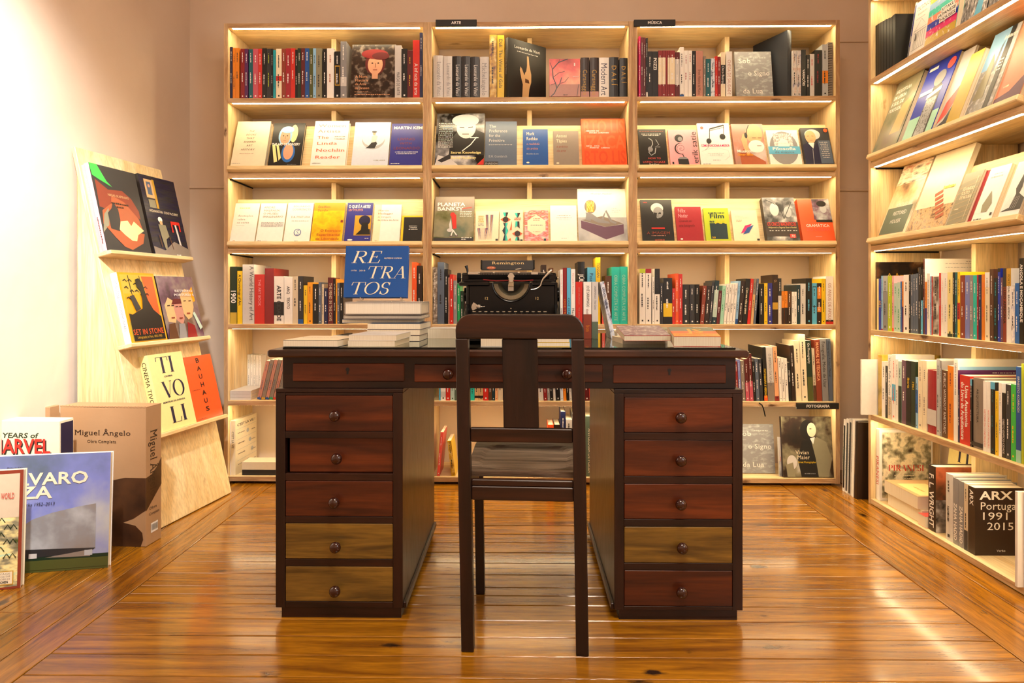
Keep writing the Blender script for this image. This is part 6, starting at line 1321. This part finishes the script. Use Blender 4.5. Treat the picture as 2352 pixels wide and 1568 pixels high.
# ---------------------------------------------------------------- chair
c0 = T(.009, 1.806, 0) @ RZ(-3.2); ch = empty('chair', c0, 'dark walnut chair with a flat splat and painted-sheen seat, seen from behind at the desk', 'chair')
def shear(mb):
    mb.v = [(a - c * .0154, b - max(0, c - .46) * .05, c) for a, b, c in mb.v]; return mb
HP, WP = .151, .0165
for s in (-1, 1):
    m = MB(); m.cbox(s * HP - WP, s * HP + WP, -.016, .016, 0, .838 if False else .828, .002); shear(m).build('rear_leg', CHW, ch)
    m = MB(); m.cbox(s * .158 - .0135, s * .158 + .0135, .332, .359, 0, .44, .002); shear(m).build('front_leg', CHW, ch)
    m = MB(); m.cbox(s * .158 - .009, s * .158 + .009, .016, .333, .385, .436, .0015); shear(m).build('side_rail', CHW, ch)
def rail(nm, x0, x1, y0, y1, z0, z1, mat=CHX, c=.002): return shear(MB().cbox(x0, x1, y0, y1, z0, z1, c)).build(nm, mat, ch)
rr, x1, z0, z1 = .042, HP + WP, .8283, .8925
pts = [(-x1, z0), (x1, z0)] + [(x1 - rr + rr * math.cos(R(a)), z1 - rr + rr * math.sin(R(a))) for a in range(0, 91, 15)] + [(-x1 + rr - rr * math.cos(R(a)), z1 - rr + rr * math.sin(R(a))) for a in range(90, -1, -15)]
m = MB(); m.prism([(a, b) for a, b in pts], -.0135, .0135, 'y'); shear(m).build('crest_rail', CHX, ch, bevel=.003)
rail('splat', -.0465, .0465, -.006, .004, .5925, .828, CHW)
rail('lower_back_rail', -HP + WP, HP - WP, -.010, .010, .5555, .5922)
rail('rear_seat_rail', -HP + WP, HP - WP, -.008, .010, .438, .4545)
rail('rear_seat_rail', -HP + WP, HP - WP, -.011, .009, .401, .4375)
rail('front_seat_rail', -.1445, .1445, .337, .355, .385, .436)
rail('front_stretcher', -.1445, .1445, .338, .353, .305, .336)
m = MB(); n, mm = 24, 10; vs = []                      # dished seat of two planks
def seat_z(a, b):
    d = min(1, max(0, 1 - ((a / .135) ** 4 + ((b - .19) / .15) ** 4))); return .4725 - .007 * min(1, d * 3)
def plank(y0, y1):
    m = MB()
    for iy in range(mm + 1):
        for ix in range(n + 1):
            b = y0 + (y1 - y0) * iy / mm; hw = .150 + .016 * min(1, b / .33); a = -hw + 2 * hw * ix / n; m.v.append((a, b, seat_z(a, b)))
    k = len(m.v); m.v += [(a, b, .4565) for a, b, c in m.v]
    for iy in range(mm):
        for ix in range(n):
            q = iy * (n + 1) + ix; m.f.append((q, q + 1, q + n + 2, q + n + 1)); m.m.append(0); m.f.append((k + q, k + q + n + 1, k + q + n + 2, k + q + 1)); m.m.append(0)
    e = [i for i in range(n + 1)] + [r_ * (n + 1) + n for r_ in range(1, mm + 1)] + [mm * (n + 1) + i for i in range(n - 1, -1, -1)] + [r_ * (n + 1) for r_ in range(mm - 1, 0, -1)]
    for i in range(len(e)): a, b = e[i], e[(i + 1) % len(e)]; m.f.append((a, k + a, k + b, b)); m.m.append(0)
    return shear(m).build('seat_plank', SEATM, ch)
plank(.018, .165); plank(.1665, .375)

# ---------------------------------------------------------------- typewriter
YT0 = 2.40; tx = lambda px, Y=YT0: X(px, Y); tz = lambda py, Y=YT0: Z(py, 1176, Y)
tw = empty('typewriter', Matrix.Identity(4), 'old black manual typewriter with gilt lettering on the desk, behind the chair', 'typewriter')
xl, xr = tx(1075), tx(1277); xc = (xl + xr) / 2
MB().cbox(xl - .004, xr + .004, 2.17, 2.62, ZB, ZB + .028, .006).build('base', BLKP, tw, smooth=True)
for s, a in ((-1, xl), (1, xr)):
    MB().cbox(a - .006, a + .006, YT0, YT0 + .20, ZB + .028, tz(648), .003).build('side_frame', BLKP, tw)
    MB().prism([(2.175, ZB + .028), (YT0 - .001, ZB + .028), (YT0 - .001, ZB + .12), (2.19, ZB + .05)], a - .006, a + .006, 'x').build('keyboard_side', BLKP, tw)
# front plate with the half-round opening
rc, zc_ = .0665, tz(648); cxp = tx(1174); pl = []
arc = [(cxp + rc * math.cos(R(a)), zc_ + rc * math.sin(R(a)) * 1.02) for a in range(180, 361, 10)]
m = MB(); half = len(arc) // 2
L = [(xl + .0055, zc_), *arc[:half + 1], (cxp, ZB + .028), (xl + .0055, ZB + .028)]; Rr = [(cxp, ZB + .028), *arc[half:], (xr - .0055, zc_), (xr - .0055, ZB + .028)]
for P_ in (L, Rr): m.prism(P_, YT0 - .004, YT0 + .002, 'y')
m.build('front_plate', BLKP, tw)
m = MB(); m.tube([(a, YT0 - .005, b) for a, b in arc], .0028, 8); m.build('basket_rim', BLKP, tw, smooth=True)
for a0, a1 in ((1054, 1125), (1222, 1276)):
    MB().cbox(tx(a0), tx(a1), YT0 - .012, YT0 + .03, tz(657), tz(646.5), .004).build('shoulder', BLKP, tw, smooth=True)
MB().box(cxp - rc, cxp + rc, YT0 + .08, YT0 + .085, zc_ - rc, zc_ + .01).build('basket_back', plain('basket_dark', (.03, .028, .02), .5), tw)
m = MB()
ar2 = [(cxp + r_ * math.cos(R(a)), zc_ + r_ * math.sin(R(a))) for r_ in (.060, .046) for a in range(182, 359, 8)]
k = len(ar2) // 2; m.v = [(a, YT0 + .004, b) for a, b in ar2[:k]] + [(a, YT0 + .022, b) for a, b in ar2[k:]]; m.f = [(i, i + 1, k + i + 1, k + i) for i in range(k - 1)]; m.m = [0] * len(m.f)
m.build('segment', plain('segment_metal', (.18, .16, .12), .35, .7), tw)
m = MB(); ar3 = [(cxp + r_ * math.cos(R(a)), zc_ + r_ * math.sin(R(a))) for r_ in (.046, .034) for a in range(182, 359, 8)]
m.v = [(a, YT0 + .0225, b) for a, b in ar3[:k]] + [(a, YT0 + .06, b) for a, b in ar3[k:]]; m.f = [(i, i + 1, k + i + 1, k + i) for i in range(k - 1)]; m.m = [0] * len(m.f)
m.build('segment_well', plain('well_metal', (.07, .06, .035), .35, .6), tw)
for i in range(58):
    a = R(188 + 164 * i / 57); c_, s_ = math.cos(a), math.sin(a)
    MB().cyl((cxp + .062 * c_, YT0 + .001, zc_ + .062 * s_), (cxp + .048 * c_, YT0 + .017, zc_ + .048 * s_), .0010, 5).build('typebar', BRASS, tw)
MB().cbox(cxp - .011, cxp + .009, YT0 + .002, YT0 + .010, tz(668), tz(653), .001).build('type_guide', plain('guide_steel', (.5, .46, .4), .35, .8), tw)
MB().cbox(cxp - .009, cxp + .009, YT0 - .004, YT0 + .004, tz(658), tz(638), .001).build('ribbon_vibrator', BRASS, tw)
m = MB(); P_ = [(cxp - .0125 + .0, tz(635)), (cxp - .009, tz(631)), (cxp - .004, tz(627)), (cxp + .004, tz(627)), (cxp + .009, tz(631)), (cxp + .0125, tz(635)), (cxp + .006, tz(640)), (cxp + .007, tz(646)), (cxp, tz(648)), (cxp - .007, tz(646)), (cxp - .006, tz(640))]
m.prism(P_, YT0 - .020, YT0 - .016, 'y'); m.build('card_holder', CHROME, tw)
# carriage
yc = YT0 + .035
MB().cyl((tx(1075), yc, tz(634)), (tx(1268), yc, tz(634)), .0165, 24).build('platen', RUBBER, tw, smooth=True)
for a, b, r_ in ((1048, 1057, .0185), (1270, 1281, .006)): MB().lathe([(.004, 0), (r_, .001), (r_ * 1.02, .006), (r_, X(b, yc) - X(a, yc) - .001), (.004, X(b, yc) - X(a, yc))], (tx(a), yc, tz(638) if a < 1100 else tz(638)), (1, 0, 0), 18).build('platen_knob', RUBBER, tw, smooth=True)
MB().cyl((tx(1055), yc, tz(637)), (tx(1076), yc, tz(637)), .004, 10).build('platen_shaft', CHROME, tw, smooth=True)
MB().cyl((tx(1266), yc, tz(638)), (tx(1284), yc, tz(638)), .003, 10).build('platen_shaft', BRASS, tw, smooth=True)
MB().cbox(tx(1060), tx(1276), yc - .03, yc - .018, tz(647), tz(641), .002).build('carriage_rail', BLKP, tw)
MB().cbox(tx(1060), tx(1270), yc - .026, yc - .020, tz(630.5), tz(628), .0006).build('scale_bar', plain('scale_steel', (.03, .03, .028), .35, .2), tw)
MB().cbox(tx(1078), tx(1250), yc - .030, yc - .0285, tz(627), tz(625.6), .0003).build('paper_bail', CHROME, tw)
for k in range(46): MB().box(tx(1080 + k * 3.7), tx(1080.8 + k * 3.7), yc - .0272, yc - .0261, tz(629.6), tz(628.4)).build('scale_mark', CHROME, tw)
for a in (1068, 1270): MB().cbox(tx(a - 8), tx(a + 8), yc - .02, yc + .03, tz(648), tz(626), .003).build('carriage_end', BLKP, tw)
for a, b in ((1075, 1102), (1220, 1236)): MB().cbox(tx(a), tx(b), yc - .036, yc - .030, tz(630.5), tz(624), .001).build('margin_stop', CHROME, tw)
for a in (1100, 1192, 1250, 1135): MB().lathe([(.0025, 0), (.004, .001), (.004, .004), (.0015, .006)], (tx(a), yc - .034, tz(626)), (0, -1, 0), 12).build('screw', CHROME, tw, smooth=True)
# paper table
M_ = T(0, yc + .022, tz(619)) @ RX(-12); m = MB(); m.cbox(tx(1103), tx(1227), 0, .004, 0, .037, .0012, M=M_); o = m.build('paper_table', plain('table_enamel', (.018, .018, .018), .32), tw)
for a in (1101.5, 1225): MB().cbox(tx(a), tx(a + 4), -.004, .006, .004, .037, .001, M=M_).build('paper_table_flange', BLKP, tw)
pr = Print(lambda u, v, l: tuple(M_ @ Vector((tx(1103) + u, -E1 * (l + 1), v))), tx(1227) - tx(1103), .037)
pr.text('Remington', .20, .60, .26, GOLD, 'f', .62); pr.ell('rust', .19, .23, .085, .16); pr.dashes('peach', .13, .22, .11, .06, 4); pr.poly('beige', [(.66, .05), (.74, .1), (.77, .19), (.70, .16), (.64, .08)]); pr.build('lettering', o)
pr = Print(lambda u, v, l: (xl + u, YT0 - .0042 - E1 * l, ZB + v), xr - xl, .2)
for a in (1117, 1233): pr.text('12', (tx(a) - xl) / (xr - xl), (tz(688) - ZB) / .2, .047, GOLD, 'f', al='c')
pr.build('lettering', tw)
# return lever, small levers, keys
m = MB(); m.tube([(tx(p_), YT0 - .03 - k * .002, tz(q_)) for k, (p_, q_) in enumerate(((1266, 621), (1261, 625), (1255, 632), (1247, 640), (1243, 648), (1241, 656), (1235, 661), (1228, 664), (1219, 665)))], [.0035, .0042, .0034, .0026, .0022, .002, .0018, .0016, .0014], 8); m.build('return_lever', CHROME, tw, smooth=True)
MB().tube([(tx(1266), YT0 - .028, tz(626)), (tx(1274), YT0 - .02, tz(626)), (tx(1278), YT0 - .02, tz(621))], .0010, 6).build('lever_wire', CHROME, tw)
m = MB(); m.tube([(tx(1074), yc - .03, tz(628)), (tx(1073), yc - .03, tz(618)), (tx(1070), yc - .03, tz(610))], [.003, .004, .006], 8); m.build('line_lever', BLKP, tw, smooth=True)
c_ = Vector((tx(1100), YT0 - .006, tz(704))); m = MB()
fan = [(c_.x + r_ * math.cos(R(a)), c_.z + r_ * math.sin(R(a))) for r_, a in ((.024, 140), (.024, 155), (.025, 170), (.026, 185), (.026, 200), (.025, 212), (.005, 240), (.005, 110))]
m.prism(fan, YT0 - .009, YT0 - .006, 'y'); m.build('selector_plate', CHROME, tw)
MB().lathe([(.008, 0), (.0085, .003), (.006, .007), (.002, .008)], c_ - Vector((0, .003, 0)), (0, -1, 0), 16).build('selector_knob', CHROME, tw, smooth=True)
MB().tube([c_ + Vector((.006, -.004, -.001)), c_ + Vector((.013, -.005, -.001)), c_ + Vector((.022, -.005, .0))], [.003, .0018, .003], 8).build('selector_lever', CHROME, tw, smooth=True)
m = MB(); m.lathe([(.0022, 0), (.0022, .002)], (tx(1173.5), YT0 - .004, tz(708)), (0, -1, 0), 10); m.build('screw', BRASS, tw)
KY = 2.26
for row, (yy, zz, n_, off) in enumerate(((KY, Z(716.5, 1176, KY), 13, 0), (KY - .02, Z(716.5, 1176, KY) - .014, 12, .5), (KY - .04, Z(716.5, 1176, KY) - .028, 11, 1), (KY - .06, Z(716.5, 1176, KY) - .042, 10, 1.5))):
    for k in range(n_):
        a = X(1089 + (k + off) * 13.6, KY); big = row == 0 and k in (0, n_ - 1)
        kk = MB().lathe([(.0045, 0), (.0056, .0005), (.0058, .002), (.0048, .0028)], (a, yy, zz), (0, 0, 1), 12).build('key', CHROME, tw, smooth=True)
        MB().cyl((a, yy, zz), (a, yy + .012, zz - .026), .0012, 5).build('key_stem', BLKM, kk)
MB().cbox(X(1130, 2.19), X(1225, 2.19), 2.175, 2.187, ZB + .03, ZB + .036, .002).build('space_bar', RUBBER, tw)
for a in (xl - .007, xr + .007): MB().lathe([(.004, 0), (.026, .001), (.026, .008), (.004, .009)], (a - (.011 if a < 0 else 0), YT0 + .06, tz(676)), (1, 0, 0), 20).build('ribbon_spool_cover', BLKP, tw, smooth=True)
MB().tube([(tx(1276), YT0 + .01, tz(682)), (tx(1286), YT0 + .01, tz(682))], .0014, 6).build('side_pin', BLKM, tw)
m = MB(); m.tube([(tx(1110), YT0 - .002, tz(642)), (tx(1140), YT0 - .004, tz(645)), (tx(1166), YT0 - .004, tz(644)), (tx(1200), YT0 - .004, tz(645)), (tx(1225), YT0 - .002, tz(643))], .0018, 6); m.build('ribbon', cm('dark_red'), tw)

# ---------------------------------------------------------------- books on the desk
gd = 'books lying on the glass of the desk'; W0 = Matrix.Identity(4)
def dp(xl, xr, Y, zb, zt, d, col, lab, ang=0, art=None, hard=False, side=180, nm=None, mat=None, tilt=0):
    a, b = X(xl, Y), X(xr, Y); return pile(W0, a, Y, zb, b - a, d, zt - zb, col, lab, ang, art, None, hard, gd, nm, side, tilt)
dp(650, 778, 2.00, ZB, ZB + .0195, .21, 'dark_teal', 'paperback with curling cover lying at the near corner of the desk, fore edge outward', -4, T_(('r', 'beige', 0, 0, 1, 1), ('d', 'black', .1, .5, .7, .03)))
dp(799, 908, 2.02, ZB, ZB + .0165, .20, 'cream', 'lower of two cream paperbacks stacked near the front of the desk', -3)
dp(801, 911, 2.02, ZB + .017, ZB + .0335, .20, 'white', 'upper of two cream paperbacks stacked near the front of the desk', -3, T_(('r', 'light_grey', 0, 0, 1, 1), ('d', 'slate', .1, .3, .6, .03)))
dp(722, 800, 2.23, ZB, ZB + .009, .18, 'light_grey', 'thin grey booklet on the desk behind the near paperback', -6, T_(('r', 'silver', 0, 0, 1, 1), ('r', 'slate', .3, .3, 1, 1)))
for k, (c1, lb) in enumerate((('dark_slate', 'lowest of three cream-edged paperbacks below the shrink-wrapped book'), ('maroon', 'middle of three cream-edged paperbacks below the shrink-wrapped book'), ('slate', 'topmost of three cream-edged paperbacks below the shrink-wrapped book'))):
    dp(842 + k, 964 + k, 2.24, ZB + .0195 * k, ZB + .0195 * (k + 1) - .0006, .205, c1, lb, -2)
z3 = ZB + .0195 * 3
o = dp(786, 962, 2.28, z3, z3 + .012, .20, 'mid_blue', 'blue and grey magazine lying under the shrink-wrapped book', 3, T_(('r', 'mid_blue', 0, 0, .6, 1), ('r', 'silver', .6, 0, 1, 1)))
def wrapped(xl, xr, Y, zb, zt, d, lab):
    a, b = X(xl, Y), X(xr, Y); o = pile(W0, a, Y, zb + .001, b - a, d, zt - zb - .002, 'taupe', lab, 0, None, None, True, gd, 'hardback', 180)
    MB().cbox(-.0015, b - a + .0015, -.0015, d + .0015, -.001, zt - zb - .001, .004).build('shrink_wrap', MATS.setdefault('film', film_mat()), o, smooth=True); return o
wrapped(789, 968, 2.26, z3 + .0125, z3 + .0275, .20, 'lower shrink-wrapped hardback in the pile under the blue portrait book')
wrapped(792, 967, 2.25, z3 + .028, z3 + .0715, .20, 'thick shrink-wrapped hardback directly under the blue portrait book')
zs = z3 + .072
dp(982, 1052, 2.38, ZB, ZB + .034, .15, 'cream', 'cream book lying on the desk between the piles and the chair back', 0, T_(('r', 'light_grey', 0, 0, 1, 1)))
dp(1104, 1160, 2.01, ZB, ZB + .0275, .145, 'light_grey', 'thick paperback with red corner lying in front of the typewriter', 0, None)
dp(1220, 1309, 2.01, ZB, ZB + .0125, .13, 'yellow', 'lower white-edged book with a yellow cover, in front of the typewriter', 0)
dp(1219, 1308, 2.01, ZB + .013, ZB + .027, .13, 'mustard', 'upper white-edged book lying on the yellow one, in front of the typewriter', 0)
# the blue book on its wire stand
Yr = 2.32; zr = zs + .010; xa_, xb_ = X(785, Yr), X(935, Yr); Fq = T(0, Yr, zr) @ RX(-11)
_, hr = hit(870, 565, Fq, -.02); ub0, _ = hit(787, 708, Fq, -.02); ub1, _ = hit(934, 711, Fq, -.02)
o = book(Fq @ T(ub0, 0, 0) @ RZ(-90), .022, hr, ub1 - ub0, 'blue', True, 'art_book', 'blue cover with large pale italic letters, propped upright on the pile of books', None, mat=cm('blue', .3))
USED[o['label']] = 1; p = front_print(o)
for t_, x_, y_, w_ in (('RE', .085, .665, .46), ('TRA', .34, .365, .62), ('TOS', .085, .055, .62)): p.text(t_, x_, y_, .235, 'cream', 'D', w_, ital=.22)
p.text('ALFREDO CUNHA', .62, .745, .028, 'cream', 's', .28); p.text('1970 — 2018', .10, .50, .028, 'cream', 's', .23); p.build('title_lettering', o)
stn = empty('book_stand', Matrix.Identity(4), 'small metal wire stand holding up the blue book on the pile', 'book stand')
MB().cbox(ub0 + .05, ub1 - .01, Yr - .036, Yr + .0, zs, zs + .0035, .001).build('base_plate', CHROME, stn)
m = MB()
for a in (ub0 + .06, ub1 - .02): MB().tube([(a, Yr - .028, zs + .002), (a, Yr - .028, zs + .014)], .0018, 6).build('hook', CHROME, stn); MB().tube([(a, Yr - .026, zs + .004), (a, Yr + .012, zs + .006), (a, Yr + .045, zs + .15)], .0018, 6).build('support_wire', CHROME, stn)
# upright books beside the typewriter
FD = T(0, 2.37, 0); bx0 = ZB
def desk_row(data):
    recs = []
    for ln in data.strip().splitlines():
        q = ln.split('~'); xl, xr, yt, col, th, lab = float(q[0]), float(q[1]), float(q[2]), q[3], q[4], q[5]
        u0, _ = hit(xl, 700, FD, 0); u1, _ = hit(xr, 700, FD, 0); _, zt = hit((xl + xr) / 2, yt, FD, 0)
        o = book(FD @ T(u0 + .0003, 0, ZB + .0003), u1 - u0 - .0006, zt - ZB, .135, col, False, None, lab, 'books standing on the desk beside the typewriter'); USED[lab] = 1
        s = spine_print(o)
        for t in q[6:]:
            k = t.split('|')
            if k[0] == 'B': s.rect(k[1], 0, float(k[2]), 1, float(k[3]))
            else: s.text(k[1], float(k[4]) if len(k) > 4 else .3, float(k[3]), float(k[2]) * o['w'] / o['h'], k[0], 'f', rot=3, wd=float(k[5]) if len(k) > 5 else None)
        s.build('spine_print', o)
desk_row('''
1286.8~1292.7~619~white~~slim white book lettered in dark grey, second from the typewriter~coral|Fernando Pessoa|.3|.94|.35|.3~charcoal|Message|.5|.44|.25|.22
1293~1301.7~615~dark_red~~slim dark red book with orange capitals on the desk~orange|ODE TRIUNFAL|.5|.56|.25|.42
1302~1311~615~sky~~slim bright blue book with darker blue capitals on the desk~navy|ODE MARÍTIMA|.5|.58|.25|.44
1311.3~1321.3~618~white~~slim white book right of the bright blue one on the desk~coral|Fernando Pessoa|.3|.94|.35|.3~charcoal|Mensagem|.5|.44|.25|.26
1322~1338~647~red~~red book on the desk half hidden by the chair's crest rail~dusty_pink|JOSÉ SARAMAGO|.2|.9|.4|.3~dusty_pink|THE GOSPEL ACCORDING|.2|.55|.4|.42
1340~1358.5~647~white~~white book with a rust brown foot standing on the desk~B|brown_red|0|.43~charcoal|JOSÉ SARAMAGO|.34|.93|.4|.38~brown_red|RAISED from the GROUND|.26|.52|.35|.1~orange|from|.5|.24|.3|.12
1359.5~1374~647~light_grey~~white book with a pale green foot standing on the desk~B|grey_green|0|.30~slate|SARAMAGO  The Cave|.28|.93|.4|.42
''')
a_ = math.degrees(math.atan2(X(1411, 2.37) - X(1384.5, 2.37), Z(647, 1385, 2.37) - Z(778, 1411, 2.37)))
w_ = .014; hh = (Z(647, 1385, 2.37) - ZB) / math.cos(R(a_)) - .001; u0 = X(1404, 2.37)
o = book(T(u0, 2.365, ZB + .0003) @ RY(-a_), w_, hh, .135, 'silver', False, None, 'blue and white patterned book leaning against the upright row on the desk', 'books standing on the desk beside the typewriter', mat=photo(*PH['blue'])); USED[o['label']] = 1
s = spine_print(o); s.text('DESASSOSSEGO', .25, .9, .5 * w_ / hh, 'navy', 'b', rot=3); s.build('spine_print', o)
# flat pile at the other end
dp(1418, 1505, 2.42, ZB, ZB + .022, .16, 'cream', 'cream book lying open-edged at the far edge of the desk, behind the violet one', 4, T_(('r', 'cream', 0, 0, 1, 1), ('d', 'charcoal', .05, .6, .3, .04)))
dp(1512, 1592, 2.40, ZB, ZB + .030, .2, 'olive', 'olive patterned book lying behind the orange one on the desk', -14, T_(('r', photo('olive_print', ['grey_green', 'khaki', 'pale_green'], 30), 0, 0, 1, 1)))
dp(1430, 1536, 2.135, ZB, ZB + .016, .15, 'cream', 'pale book beneath the violet one on the desk', 5)
dp(1434, 1541, 2.075, ZB + .0125, ZB + .0295, .15, 'red', 'violet scribbled cover with a red spine, lying on the desk', 2, T_(('r', photo(*PH['lav']), 0, 0, 1, 1), ('t', 'DEATH AT INTERVALS', .04, .42, .05, 'white', 's', .7), ('t', 'SARAMAGO', .42, .88, .05, 'white', 'b', .36)), tilt=9)
dp(1548, 1653, 2.03, ZB, ZB + .030, .155, 'red', 'orange and yellow cover with a tall yellow letter, lying at the desk end', -5, T_(('r', 'grey_green', 0, .5, 1, 1), ('r', 'orange', 0, 0, 1, .32), ('r', 'vermilion', 0, .3, 1, .55), ('t', 'HISTÓRIA DO', .06, .12, .06, 'brown_red', 's', .8), ('t', 'JS', .36, .36, .40, 'gold', 'b', .36), ('t', 'SARAMAGO', .56, .88, .05, 'white', 'b', .34)), tilt=7.5)
dp(1575, 1640, 2.17, ZB, ZB + .014, .10, 'cream', 'thin pale booklet propping up the orange and yellow cover')
name_rows()
